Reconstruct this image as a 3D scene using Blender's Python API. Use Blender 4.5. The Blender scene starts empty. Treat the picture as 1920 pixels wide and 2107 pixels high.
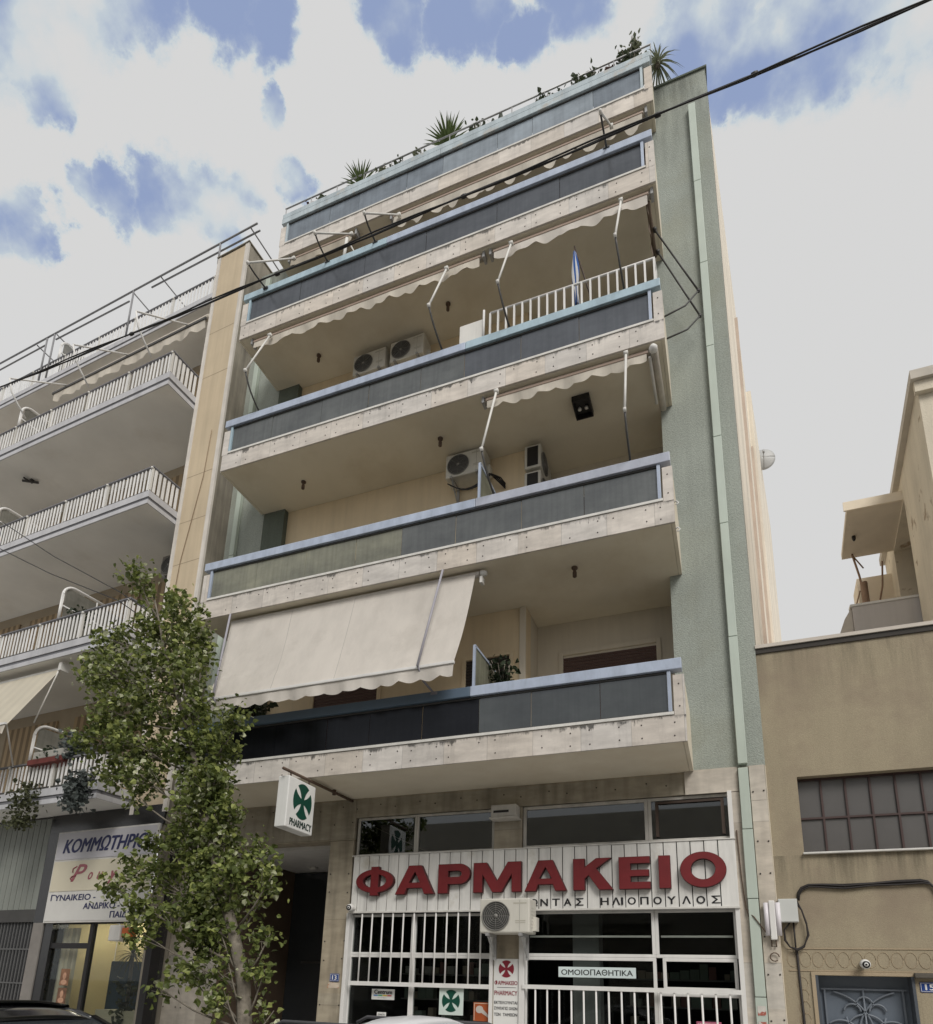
import bpy, math, random
from mathutils import Vector, Matrix
R = math.radians
random.seed(7)
scn = bpy.context.scene
col = scn.collection

# ------------------------------------------------------------------ camera
CAM = Vector((0.3725, -9.106, 1.55)); PITCH, YAW, ROLL = 0.25590507, -0.3745708, 0.02973377
FPX, PPX, PPY, PW, PH = 1393.61, 962.3, 1669.14, 1920.0, 2107.0
fw = Vector((math.sin(YAW)*math.cos(PITCH), math.cos(YAW)*math.cos(PITCH), math.sin(PITCH)))
r0 = Vector((math.cos(YAW), -math.sin(YAW), 0)); u0 = r0.cross(fw)
rt = math.cos(ROLL)*r0 + math.sin(ROLL)*u0; up = -math.sin(ROLL)*r0 + math.cos(ROLL)*u0
cd = bpy.data.cameras.new('camera'); cam = bpy.data.objects.new('camera', cd); col.objects.link(cam)
m = Matrix((rt, up, -fw)).transposed().to_4x4(); m.translation = CAM; cam.matrix_world = m
cd.sensor_width = 36; cd.sensor_fit = 'AUTO'; cd.lens = FPX/PH*36
cd.shift_x = -(PPX-PW/2)/PH; cd.shift_y = (PPY-PH/2)/PH
cd.clip_start = .05; cd.clip_end = 2000
scn.camera = cam
scn.view_settings.view_transform = 'Standard'; scn.view_settings.look = 'None'
scn.view_settings.gamma = 1; scn.view_settings.exposure = 0.0

# ------------------------------------------------------------------ sun and sky
SUN_DIR = Vector((.50, -.66, .78)).normalized()
sd = bpy.data.lights.new('sun', 'SUN'); sun = bpy.data.objects.new('sun', sd); col.objects.link(sun)
sd.energy = 2.45; sd.angle = R(26); sd.color = (1, .965, .91)
sun.rotation_euler = SUN_DIR.to_track_quat('Z', 'Y').to_euler(); sun.location = (0, 0, 40)

def sky_dir(x, y):
    return (fw + rt*((x-PPX)/FPX) - up*((y-PPY)/FPX)).normalized()
# gaps of blue between the clouds: direction (as seen from the street), angular radius in degrees
GAPS = [(60,20,4.6),(190,30,3.0),(310,-15,2.8),(450,15,2.5),(562,66,2.1),(40,120,2.6),(115,215,1.8),(820,-15,2.4),(930,10,2.0),(1090,55,1.9),
        (1200,-25,2.7),(1000,-40,2.6),(1440,60,3.4),(1560,120,3.0),(1700,40,4.4),(1880,30,3.5),(1490,190,1.8),(60,430,1.7),(180,405,1.4),(255,425,1.9),(90,500,1.6),(10,470,1.8),
        (350,420,2.2),(440,400,2.6),(500,370,1.9),(470,470,1.9),(620,370,1.3),(570,210,.9),(1650,-330,7),(250,-420,8),(950,-480,7),(-500,300,6),(2500,500,7)]
w = bpy.data.worlds.new('World'); scn.world = w; w.use_nodes = True
nt = w.node_tree; nt.nodes.clear(); N = nt.nodes.new; L = nt.links.new
out = N('ShaderNodeOutputWorld'); bg = N('ShaderNodeBackground'); L(bg.outputs[0], out.inputs[0])
bg.inputs['Strength'].default_value = .1
sky = N('ShaderNodeTexSky'); sky.sky_type = 'NISHITA'; sky.sun_disc = False
sky.sun_elevation = math.asin(SUN_DIR.z); sky.sun_rotation = math.atan2(SUN_DIR.x, SUN_DIR.y)
tc = N('ShaderNodeTexCoord')
nz = N('ShaderNodeTexNoise'); nz.inputs['Scale'].default_value = 9; nz.inputs['Detail'].default_value = 9; nz.inputs['Roughness'].default_value = .64
L(tc.outputs['Generated'], nz.inputs['Vector'])
sub = N('ShaderNodeVectorMath'); sub.operation = 'SUBTRACT'; L(nz.outputs['Color'], sub.inputs[0]); sub.inputs[1].default_value = (.5,.5,.5)
mul = N('ShaderNodeVectorMath'); mul.operation = 'SCALE'; L(sub.outputs[0], mul.inputs[0]); mul.inputs['Scale'].default_value = .13
add = N('ShaderNodeVectorMath'); add.operation = 'ADD'; L(tc.outputs['Generated'], add.inputs[0]); L(mul.outputs[0], add.inputs[1])
nrm = N('ShaderNodeVectorMath'); nrm.operation = 'NORMALIZE'; L(add.outputs[0], nrm.inputs[0])
last = None
for gx, gy, ga in GAPS:
    d = N('ShaderNodeVectorMath'); d.operation = 'DOT_PRODUCT'; L(nrm.outputs[0], d.inputs[0]); d.inputs[1].default_value = sky_dir(gx, gy)
    mr = N('ShaderNodeMapRange'); mr.interpolation_type = 'SMOOTHSTEP'
    L(d.outputs['Value'], mr.inputs['Value'])
    mr.inputs['From Min'].default_value = math.cos(R(ga*1.12)); mr.inputs['From Max'].default_value = math.cos(R(ga*.35))
    if last is None: last = mr.outputs[0]
    else:
        mx = N('ShaderNodeMath'); mx.operation = 'MAXIMUM'; L(last, mx.inputs[0]); L(mr.outputs[0], mx.inputs[1]); last = mx.outputs[0]
nz2 = N('ShaderNodeTexNoise'); nz2.inputs['Scale'].default_value = 11; nz2.inputs['Detail'].default_value = 6
L(tc.outputs['Generated'], nz2.inputs['Vector'])
mr2 = N('ShaderNodeMapRange'); L(nz2.outputs['Fac'], mr2.inputs['Value']); mr2.inputs['From Min'].default_value = .3; mr2.inputs['From Max'].default_value = .6
mr2.inputs['To Min'].default_value = .12
mm0 = N('ShaderNodeMath'); mm0.operation = 'MULTIPLY'; L(last, mm0.inputs[0]); L(mr2.outputs[0], mm0.inputs[1])
mm = N('ShaderNodeMapRange'); mm.interpolation_type = 'SMOOTHSTEP'; L(mm0.outputs[0], mm.inputs['Value']); mm.inputs['From Min'].default_value = .1; mm.inputs['From Max'].default_value = .95
tint = N('ShaderNodeMix'); tint.data_type = 'RGBA'; tint.blend_type = 'MULTIPLY'; tint.inputs[0].default_value = 1
L(sky.outputs[0], tint.inputs[6]); tint.inputs[7].default_value = (1.0, .92, .95, 1)
# the haze of thin cloud lies over the blue too
thin = N('ShaderNodeMix'); thin.data_type = 'RGBA'; thin.inputs[0].default_value = .72
L(tint.outputs[2], thin.inputs[6]); thin.inputs[7].default_value = (3.6, 4.5, 6.9, 1)
fr1 = N('ShaderNodeMapRange'); L(mm.outputs[0], fr1.inputs['Value']); fr1.inputs['From Max'].default_value = .4
fr2_ = N('ShaderNodeMapRange'); L(mm.outputs[0], fr2_.inputs['Value']); fr2_.inputs['From Min'].default_value = .3
c1 = N('ShaderNodeMix'); c1.data_type = 'RGBA'; L(fr1.outputs[0], c1.inputs[0]); c1.inputs[6].default_value = (6.72, 6.72, 6.70, 1); c1.inputs[7].default_value = (5.7, 6.35, 6.75, 1)
cl = N('ShaderNodeMix'); cl.data_type = 'RGBA'; L(fr2_.outputs[0], cl.inputs[0])
L(c1.outputs[2], cl.inputs[6]); L(thin.outputs[2], cl.inputs[7])
L(cl.outputs[2], bg.inputs['Color'])

# ------------------------------------------------------------------ materials
def M(name, c, rough=.75, var=.1, scale=2.5, bump=0, bscale=60, metal=0, spec=.4, streak=0, sscale=(5,5,.35), speck=0, spscale=90, blotch=None, blo=(.55,.7), bls=1.3, transl=0, rib=None, drip=None):
    mt = bpy.data.materials.new(name); mt.use_nodes = True
    t = mt.node_tree; n = t.nodes; l = t.links; b = n['Principled BSDF']
    g = n.new('ShaderNodeNewGeometry'); P = g.outputs['Position']
    def noise(sc, det=4, vec=None, rg=.55):
        q = n.new('ShaderNodeTexNoise'); q.inputs['Scale'].default_value = sc; q.inputs['Detail'].default_value = det; q.inputs['Roughness'].default_value = rg
        l.new(vec if vec is not None else P, q.inputs['Vector']); return q.outputs['Fac']
    def rng(s, a, bb, c0, c1):
        q = n.new('ShaderNodeMapRange'); l.new(s, q.inputs['Value'])
        for k, v in zip(('From Min','From Max','To Min','To Max'), (a, bb, c0, c1)): q.inputs[k].default_value = v
        return q.outputs[0]
    def times(a, bb):
        q = n.new('ShaderNodeMath'); q.operation = 'MULTIPLY'; l.new(a, q.inputs[0]); l.new(bb, q.inputs[1]); return q.outputs[0]
    f = rng(noise(scale), .25, .75, 1-var, 1+var)
    if streak:
        mp = n.new('ShaderNodeMapping'); mp.inputs['Scale'].default_value = sscale; l.new(P, mp.inputs['Vector'])
        f = times(f, rng(noise(1, 5, mp.outputs[0], .65), .42, .72, 1.0, 1-streak))
    if speck: f = times(f, rng(noise(spscale, 2), .35, .65, 1-speck, 1+speck))
    if rib:
        sx = n.new('ShaderNodeSeparateXYZ'); l.new(P, sx.inputs[0])
        q = n.new('ShaderNodeMath'); q.operation = 'MULTIPLY'; l.new(sx.outputs[rib[0]], q.inputs[0]); q.inputs[1].default_value = 2*math.pi/rib[1]
        q2 = n.new('ShaderNodeMath'); q2.operation = 'SINE'; l.new(q.outputs[0], q2.inputs[0])
        f = times(f, rng(q2.outputs[0], -rib[3], rib[3], 1-rib[2], 1))
    for dz_ in (drip or []):                         # dirt washed down from a ledge
        sx = n.new('ShaderNodeSeparateXYZ'); l.new(P, sx.inputs[0])
        mp = n.new('ShaderNodeMapping'); mp.inputs['Scale'].default_value = (5,5,.5); l.new(P, mp.inputs['Vector'])
        e = times(rng(noise(1, 6, mp.outputs[0], .7), .42, .62, 0, 1), times(rng(sx.outputs[2], dz_[0]-dz_[1], dz_[0], 0, 1), rng(sx.outputs[2], dz_[0]-.005, dz_[0], 1, 0)))
        f = times(f, rng(e, 0, 1, 1, 1-dz_[2]))
    vm = n.new('ShaderNodeVectorMath'); vm.operation = 'SCALE'; vm.inputs[0].default_value = c[:3]; l.new(f, vm.inputs['Scale'])
    cs = vm.outputs[0]
    if blotch:
        mx = n.new('ShaderNodeMix'); mx.data_type = 'RGBA'; l.new(rng(noise(bls, 6, None, .65), blo[0], blo[1], 0, 1), mx.inputs[0])
        l.new(cs, mx.inputs[6]); mx.inputs[7].default_value = (*blotch, 1); cs = mx.outputs[2]
    l.new(cs, b.inputs['Base Color'])
    b.inputs['Roughness'].default_value = rough; b.inputs['Metallic'].default_value = metal; b.inputs['Specular IOR Level'].default_value = spec
    if bump:
        bp = n.new('ShaderNodeBump'); bp.inputs['Strength'].default_value = bump; bp.inputs['Distance'].default_value = .02
        l.new(noise(bscale, 4), bp.inputs['Height']); l.new(bp.outputs[0], b.inputs['Normal'])
    if transl:
        tr = n.new('ShaderNodeBsdfTranslucent'); l.new(cs, tr.inputs[0]); ms = n.new('ShaderNodeMixShader'); ms.inputs[0].default_value = transl
        l.new(b.outputs[0], ms.inputs[1]); l.new(tr.outputs[0], ms.inputs[2]); l.new(ms.outputs[0], n['Material Output'].inputs[0])
    return mt

def glass_mat(name, tint, gloss=.09, rough=.02, blend=.25):
    """window glass: see-through with a mirror coat"""
    mt = bpy.data.materials.new(name); mt.use_nodes = True
    t = mt.node_tree; n = t.nodes; l = t.links; n.remove(n['Principled BSDF'])
    tr = n.new('ShaderNodeBsdfTransparent'); tr.inputs[0].default_value = (*tint, 1)
    gl = n.new('ShaderNodeBsdfGlossy'); gl.inputs['Roughness'].default_value = rough; gl.inputs[0].default_value = (.9,.93,.95,1)
    fr = n.new('ShaderNodeLayerWeight'); fr.inputs['Blend'].default_value = blend
    q = n.new('ShaderNodeMapRange'); l.new(fr.outputs['Fresnel'], q.inputs['Value']); q.inputs['To Min'].default_value = gloss; q.inputs['To Max'].default_value = .9
    ms = n.new('ShaderNodeMixShader'); l.new(q.outputs[0], ms.inputs[0]); l.new(tr.outputs[0], ms.inputs[1]); l.new(gl.outputs[0], ms.inputs[2])
    l.new(ms.outputs[0], n['Material Output'].inputs[0]); return mt

def panel_glass(name, c, transl=.65, gloss=.1, rough=.22):
    """patterned wired glass of the balcony fronts: lets light through but no image"""
    mt = bpy.data.materials.new(name); mt.use_nodes = True
    t = mt.node_tree; n = t.nodes; l = t.links; n.remove(n['Principled BSDF'])
    g = n.new('ShaderNodeNewGeometry')
    no = n.new('ShaderNodeTexNoise'); no.inputs['Scale'].default_value = 1.4; no.inputs['Detail'].default_value = 7; no.inputs['Roughness'].default_value = .65
    mp = n.new('ShaderNodeMapping'); mp.inputs['Scale'].default_value = (1,1,1.6); l.new(g.outputs['Position'], mp.inputs[0]); l.new(mp.outputs[0], no.inputs['Vector'])
    rp = n.new('ShaderNodeMapRange'); l.new(no.outputs['Fac'], rp.inputs['Value']); rp.inputs['From Min'].default_value = .3; rp.inputs['From Max'].default_value = .7
    rp.inputs['To Min'].default_value = .72; rp.inputs['To Max'].default_value = 1.28
    ms_ = n.new('ShaderNodeMapping'); ms_.inputs['Scale'].default_value = (16,16,.6); l.new(g.outputs['Position'], ms_.inputs[0])
    n2 = n.new('ShaderNodeTexNoise'); n2.inputs['Scale'].default_value = 1; n2.inputs['Detail'].default_value = 5; l.new(ms_.outputs[0], n2.inputs['Vector'])
    r2 = n.new('ShaderNodeMapRange'); l.new(n2.outputs['Fac'], r2.inputs['Value']); r2.inputs['From Min'].default_value = .4; r2.inputs['From Max'].default_value = .75; r2.inputs['To Min'].default_value = 1; r2.inputs['To Max'].default_value = .8
    mu = n.new('ShaderNodeMath'); mu.operation = 'MULTIPLY'; l.new(rp.outputs[0], mu.inputs[0]); l.new(r2.outputs[0], mu.inputs[1])
    vm = n.new('ShaderNodeVectorMath'); vm.operation = 'SCALE'; vm.inputs[0].default_value = c; l.new(mu.outputs[0], vm.inputs['Scale'])
    tr = n.new('ShaderNodeBsdfTranslucent'); df = n.new('ShaderNodeBsdfDiffuse')
    for s in (tr, df): l.new(vm.outputs[0], s.inputs[0])
    gl = n.new('ShaderNodeBsdfGlossy'); gl.inputs['Roughness'].default_value = rough; gl.inputs[0].default_value = (.85,.9,1,1)
    fine = n.new('ShaderNodeTexNoise'); fine.inputs['Scale'].default_value = 220; l.new(g.outputs['Position'], fine.inputs['Vector'])
    bp = n.new('ShaderNodeBump'); bp.inputs['Strength'].default_value = .12; bp.inputs['Distance'].default_value = .004; l.new(fine.outputs['Fac'], bp.inputs['Height']); l.new(bp.outputs[0], gl.inputs['Normal'])
    m1 = n.new('ShaderNodeMixShader'); m1.inputs[0].default_value = transl; l.new(df.outputs[0], m1.inputs[1]); l.new(tr.outputs[0], m1.inputs[2])
    m2 = n.new('ShaderNodeMixShader'); m2.inputs[0].default_value = gloss; l.new(m1.outputs[0], m2.inputs[1]); l.new(gl.outputs[0], m2.inputs[2])
    l.new(m2.outputs[0], n['Material Output'].inputs[0]); return mt

def marble(name, c, tile=.62, stain=.8, base_z=4.442, per=3.0, zline=.33, vert=None):
    """thin marble slabs: every slab its own tone, faint veins, joints, and soot run down from the top edge"""
    mt = bpy.data.materials.new(name); mt.use_nodes = True
    t = mt.node_tree; n = t.nodes; l = t.links; b = n['Principled BSDF']
    g = n.new('ShaderNodeNewGeometry'); sx = n.new('ShaderNodeSeparateXYZ'); l.new(g.outputs['Position'], sx.inputs[0])
    def mth(op, a, bb=None, c2=None):
        q = n.new('ShaderNodeMath'); q.operation = op
        for i, v in enumerate((a, bb, c2)):
            if v is None: continue
            if isinstance(v, (int, float)): q.inputs[i].default_value = v
            else: l.new(v, q.inputs[i])
        return q.outputs[0]
    def rng(s, a, bb, c0, c1):
        q = n.new('ShaderNodeMapRange'); l.new(s, q.inputs['Value'])
        for k, v in zip(('From Min','From Max','To Min','To Max'), (a, bb, c0, c1)): q.inputs[k].default_value = v
        return q.outputs[0]
    lev = mth('FLOOR', mth('DIVIDE', mth('SUBTRACT', sx.outputs[2], base_z-.02), per))
    if vert: u = mth('DIVIDE', mth('ADD', sx.outputs[2], vert), tile)
    else: u = mth('ADD', mth('DIVIDE', sx.outputs[0], tile), mth('MULTIPLY', lev, .37))
    ti = mth('FLOOR', u); fr = mth('FRACT', u)
    cmb = n.new('ShaderNodeCombineXYZ'); l.new(ti, cmb.inputs[0]); l.new(lev, cmb.inputs[1])
    wn = n.new('ShaderNodeTexWhiteNoise'); l.new(cmb.outputs[0], wn.inputs['Vector'])
    tone = rng(wn.outputs['Value'], 0, 1, .91, 1.06)
    mp = n.new('ShaderNodeMapping'); mp.inputs['Rotation'].default_value = (0, .6, 0); mp.inputs['Scale'].default_value = (3, 3, 9); l.new(g.outputs['Position'], mp.inputs[0])
    ad = n.new('ShaderNodeVectorMath'); ad.operation = 'ADD'; l.new(mp.outputs[0], ad.inputs[0]); l.new(wn.outputs['Color'], ad.inputs[1])
    vn = n.new('ShaderNodeTexNoise'); vn.inputs['Scale'].default_value = .8; vn.inputs['Detail'].default_value = 8; vn.inputs['Roughness'].default_value = .62; l.new(ad.outputs[0], vn.inputs['Vector'])
    vein = rng(vn.outputs['Fac'], .35, .68, .80, 1.10)
    joint = rng(mth('MINIMUM', fr, mth('SUBTRACT', 1, fr)), .002/tile, .006/tile, .7, 1)
    f = mth('MULTIPLY', mth('MULTIPLY', tone, vein), joint)
    if stain and not vert:
        zz = mth('SUBTRACT', mth('SUBTRACT', sx.outputs[2], base_z), mth('MULTIPLY', lev, per))
        mp2 = n.new('ShaderNodeMapping'); mp2.inputs['Scale'].default_value = (7, 7, 1.2); l.new(g.outputs['Position'], mp2.inputs[0])
        sn = n.new('ShaderNodeTexNoise'); sn.inputs['Scale'].default_value = 1; sn.inputs['Detail'].default_value = 8; sn.inputs['Roughness'].default_value = .75; l.new(mp2.outputs[0], sn.inputs['Vector'])
        reach = mth('MULTIPLY', rng(sn.outputs['Fac'], .45, .8, 0, .2), rng(vn.outputs['Fac'], .42, .62, 0.05, 1))
        d = mth('SUBTRACT', zline, zz)                      # metres below the top edge
        soot = mth('MAXIMUM', rng(mth('SUBTRACT', d, reach), -.035, .02, 1-stain, 1), mth('LESS_THAN', d, -.003))
        f = mth('MULTIPLY', f, soot)
        lo = rng(sn.outputs['Fac'], .5, .75, 1, .78); f = mth('MULTIPLY', f, lo)
    else:
        mp2 = n.new('ShaderNodeMapping'); mp2.inputs['Scale'].default_value = (6, 6, .8); l.new(g.outputs['Position'], mp2.inputs[0])
        sn = n.new('ShaderNodeTexNoise'); sn.inputs['Scale'].default_value = 1; sn.inputs['Detail'].default_value = 7; l.new(mp2.outputs[0], sn.inputs['Vector'])
        f = mth('MULTIPLY', f, rng(sn.outputs['Fac'], .45, .75, 1, 1-.5*stain))
    hue = n.new('ShaderNodeMix'); hue.data_type = 'RGBA'; sc_ = n.new('ShaderNodeSeparateColor'); l.new(wn.outputs['Color'], sc_.inputs[0]); l.new(sc_.outputs[1], hue.inputs[0])
    hue.inputs[6].default_value = (c[0]*.98, c[1]*1.0, c[2]*1.03, 1); hue.inputs[7].default_value = (c[0]*1.02, c[1]*.98, c[2]*.93, 1)
    vm = n.new('ShaderNodeVectorMath'); vm.operation = 'SCALE'; l.new(hue.outputs[2], vm.inputs[0]); l.new(f, vm.inputs['Scale'])
    l.new(vm.outputs[0], b.inputs['Base Color']); b.inputs['Roughness'].default_value = .5; b.inputs['Specular IOR Level'].default_value = .35
    return mt

GREEN = M('green_stucco', (.335,.362,.325), .95, .10, .9, .7, 60, streak=.14, sscale=(3,3,.25), speck=.09, spscale=34, blotch=(.265,.272,.22), blo=(.50,.78), bls=.7, drip=[(17.5,2.2,.45)])
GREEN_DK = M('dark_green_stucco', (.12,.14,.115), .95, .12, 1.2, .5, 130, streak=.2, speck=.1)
PIPE = M('pale_green_metal', (.46,.52,.46), .55, .06, 2, streak=.1)
CREAM = M('cream_soffit_paint', (.67,.615,.50), .9, .08, .9, .12, 60, blotch=(.57,.50,.38), blo=(.48,.8), bls=.8)
YELLOW = M('yellow_wall_paint', (.68,.56,.385), .9, .08, 1, .15, 70, streak=.12)
GREYWALL = M('grey_cream_wall', (.62,.56,.46), .9, .07, 1, .12, 70, streak=.1)
PINK = M('party_wall_render', (.80,.73,.62), .95, .06, 1.5, .3, 60, streak=.3, sscale=(9,1.6,.12), blotch=(.64,.56,.46), blo=(.6,.85), bls=.7)
MARB = marble('balcony_marble', (.63,.585,.535))
MARB2 = marble('ground_floor_marble', (.42,.37,.285), tile=1.27, stain=.9, vert=.02)
MARB3 = marble('pale_marble_strip', (.60,.55,.48), tile=1.75, stain=.5, vert=-.2)
BOLT = M('rusty_bolt', (.05,.042,.036), .6, .2)
RAIL = [M('blue_rail_paint', (.41,.47,.585), .45, .10, 2, spec=.5, streak=.25, sscale=(7,7,2)), M('blue_rail_paint_cyan', (.38,.50,.575), .45, .1, 2, streak=.25, sscale=(7,7,2)), M('grey_blue_rail_paint', (.40,.425,.50), .45, .08, 2, streak=.2, sscale=(7,7,2)), M('awning_shaded_rail_paint', (.10,.145,.20), .45, .1, 2),  # the slate one: darker paint with the awning's shade mixed into its colour
        M('weathered_blue_rail', (.45,.52,.56), .5, .1, 2, streak=.3, blotch=(.42,.42,.40), blo=(.55,.65), bls=3)]
PG = {'top_reflect': panel_glass('reflection_pale_wired_glass', (.34,.39,.43), .35, .15), 'top': panel_glass('pale_blue_wired_glass', (.25,.29,.33), .4, .13), 'dark': panel_glass('dark_grey_wired_glass', (.13,.14,.155), .5, .09), 'tan': panel_glass('tan_wired_glass', (.42,.42,.33), .6, .06),  # first kind: reflected sky light put into the glass colour
      'grey': panel_glass('grey_wired_glass', (.20,.21,.20), .55, .08), 'black': panel_glass('awning_shaded_wired_glass', (.016,.017,.021), .5, .02, .1), 'green': panel_glass('green_grey_wired_glass', (.095,.105,.10), .5, .075)}  # black kind: the awning's shade is put into the glass colour
WHITE = M('white_paint', (.71,.70,.68), .5, .05, 3, streak=.12)
OFFW = M('off_white_metal', (.66,.645,.61), .5, .07, 3, streak=.18)
DIRTYW = M('weathered_white_paint', (.55,.53,.49), .6, .12, 4, streak=.35)
ALU = M('grey_metal', (.36,.36,.36), .45, .08, 4, metal=.3)
DKMET = M('dark_steel', (.05,.048,.045), .5, .15, 5)
RUST = M('rusty_steel', (.10,.065,.045), .7, .3, 9)
BLACK = M('black_rubber', (.016,.015,.016), .55, .1)
FABRIC = M('beige_awning_cloth', (.70,.655,.60), .95, .05, 1.2, .25, 90, streak=.14, sscale=(3,3,.7), blotch=(.55,.51,.46), blo=(.55,.82), bls=1.6, transl=.22)
FABRIC2 = M('cream_awning_cloth', (.66,.61,.53), .95, .07, 2, .2, 90, streak=.2, sscale=(6,6,.5), transl=.25)
BROWNCLOTH = M('brown_awning_cloth', (.16,.12,.09), .95, .1, 3)
BROWN = M('brown_shutter', (.095,.058,.05), .6, .1, 3)
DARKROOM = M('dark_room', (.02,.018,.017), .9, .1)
BROWNWOOD = M('brown_wood', (.06,.04,.03), .6, .2, 4)
WGLASS = glass_mat('window_glass', (.55,.57,.57), .06)
SGLASS = glass_mat('shop_glass', (.80,.82,.81), .012, .01, .13)
DGLASS = M('dim_glass_film', (.035,.04,.045), .08, .1, 2, spec=.9)
def lin(r, g, b): return tuple(((v/255)/12.92 if v < 11 else (((v/255)+.055)/1.055)**2.4) for v in (r, g, b))

# ------------------------------------------------------------------ mesh helpers
class MB:
    def __init__(s): s.v = []; s.f = []; s.mi = []; s.sm = []
    def add(s, vs, fs, m=0, smooth=False):
        o = len(s.v); s.v += [tuple(p) for p in vs]
        for f in fs: s.f.append([i+o for i in f]); s.mi.append(m); s.sm.append(smooth)
        return s
    def box(s, x0, x1, y0, y1, z0, z1, m=0):
        return s.add([(x0,y0,z0),(x1,y0,z0),(x1,y1,z0),(x0,y1,z0),(x0,y0,z1),(x1,y0,z1),(x1,y1,z1),(x0,y1,z1)],
                     [(3,2,1,0),(4,5,6,7),(0,1,5,4),(1,2,6,5),(2,3,7,6),(3,0,4,7)], m)
    def hexa(s, bot, top, m=0):                      # two matching quads
        return s.add(list(bot)+list(top), [(3,2,1,0),(4,5,6,7),(0,1,5,4),(1,2,6,5),(2,3,7,6),(3,0,4,7)], m)
    def tube(s, pts, r, n=8, m=0, r1=None, caps=True):
        pts = [Vector(p) for p in pts]; K = len(pts); rings = []
        T0 = None
        for i, p in enumerate(pts):
            t = (pts[min(i+1,K-1)]-pts[max(i-1,0)])
            t = t.normalized() if t.length > 1e-9 else Vector((0,0,1))
            a = Vector((0,0,1)) if abs(t.z) < .9 else Vector((1,0,0))
            if T0 is not None: a = T0
            x = (a - t*a.dot(t)); x = x.normalized() if x.length > 1e-6 else t.orthogonal().normalized()
            T0 = x; y = t.cross(x)
            rr = r if r1 is None else r+(r1-r)*i/(K-1)
            if isinstance(r, (list, tuple)): rr = r[i]
            rings.append([p+(x*math.cos(2*math.pi*k/n)+y*math.sin(2*math.pi*k/n))*rr for k in range(n)])
        vs = [q for g in rings for q in g]
        fs = [(i*n+k, i*n+(k+1)%n, (i+1)*n+(k+1)%n, (i+1)*n+k) for i in range(K-1) for k in range(n)]
        if caps: fs += [tuple(range(n-1,-1,-1)), tuple((K-1)*n+k for k in range(n))]
        return s.add(vs, fs, m, True)
    def bar(s, a, b, wx, wy, m=0):                   # square bar
        a, b = Vector(a), Vector(b); t = (b-a).normalized()
        h = Vector((1,0,0)) if abs(t.x) < .9 else Vector((0,1,0))
        x = (h-t*h.dot(t)).normalized(); y = t.cross(x)
        q = lambda p: [p-x*wx/2-y*wy/2, p+x*wx/2-y*wy/2, p+x*wx/2+y*wy/2, p-x*wx/2+y*wy/2]
        return s.hexa(q(a), q(b), m)
    def prism(s, poly, o, ax, ay, d, m=0):           # polygon in the plane (o, ax, ay), pushed along d
        o, ax, ay, d = Vector(o), Vector(ax), Vector(ay), Vector(d); n = len(poly)
        a = [o+ax*p[0]+ay*p[1] for p in poly]; b = [p+d for p in a]
        fs = [tuple(range(n)), tuple(range(2*n-1, n-1, -1))] + [(i, i+n, (i+1)%n+n, (i+1)%n) for i in range(n)]
        return s.add(a+b, fs, m)
    def grid(s, fn, nu, nv, m=0, smooth=True):
        vs = [fn(i/nu, j/nv) for j in range(nv+1) for i in range(nu+1)]
        fs = [(j*(nu+1)+i, j*(nu+1)+i+1, (j+1)*(nu+1)+i+1, (j+1)*(nu+1)+i) for j in range(nv) for i in range(nu)]
        return s.add(vs, fs, m, smooth)
    def lathe(s, prof, c, axis=(0,0,1), n=20, m=0):  # prof: (radius, height)
        c = Vector(c); t = Vector(axis).normalized(); x = t.orthogonal().normalized(); y = t.cross(x)
        vs = [c+t*h+(x*math.cos(2*math.pi*k/n)+y*math.sin(2*math.pi*k/n))*r for r, h in prof for k in range(n)]
        K = len(prof)
        fs = [(i*n+k, i*n+(k+1)%n, (i+1)*n+(k+1)%n, (i+1)*n+k) for i in range(K-1) for k in range(n)]
        fs += [tuple(range(n-1,-1,-1)), tuple((K-1)*n+k for k in range(n))]
        return s.add(vs, fs, m, True)
    def build(s, name, mats, parent=None, bevel=0, world=True, label=None, solid=0):
        me = bpy.data.meshes.new(name)
        root = parent
        while root is not None and root.parent is not None: root = root.parent
        vs = s.v
        if root is not None and world:
            a = root.rotation_euler.z; c_, s_ = math.cos(a), math.sin(a); lo = root.location
            vs = [((x-lo.x)*c_+(y-lo.y)*s_, -(x-lo.x)*s_+(y-lo.y)*c_, z-lo.z) for x, y, z in vs]
        elif root is not None and world is False and root.get('_o'): pass
        me.from_pydata(vs, [], s.f); me.update()
        for mt in (mats if isinstance(mats, (list, tuple)) else [mats]): me.materials.append(mt)
        me.polygons.foreach_set('material_index', s.mi); me.polygons.foreach_set('use_smooth', s.sm)
        o = bpy.data.objects.new(name, me); col.objects.link(o); o.parent = parent
        if bevel:
            bv = o.modifiers.new('bevel', 'BEVEL'); bv.width = bevel; bv.segments = 2; bv.limit_method = 'ANGLE'; bv.angle_limit = R(40)
        if solid:
            so = o.modifiers.new('solid', 'SOLIDIFY'); so.thickness = solid
        if label: o['label'] = label
        return o

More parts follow.
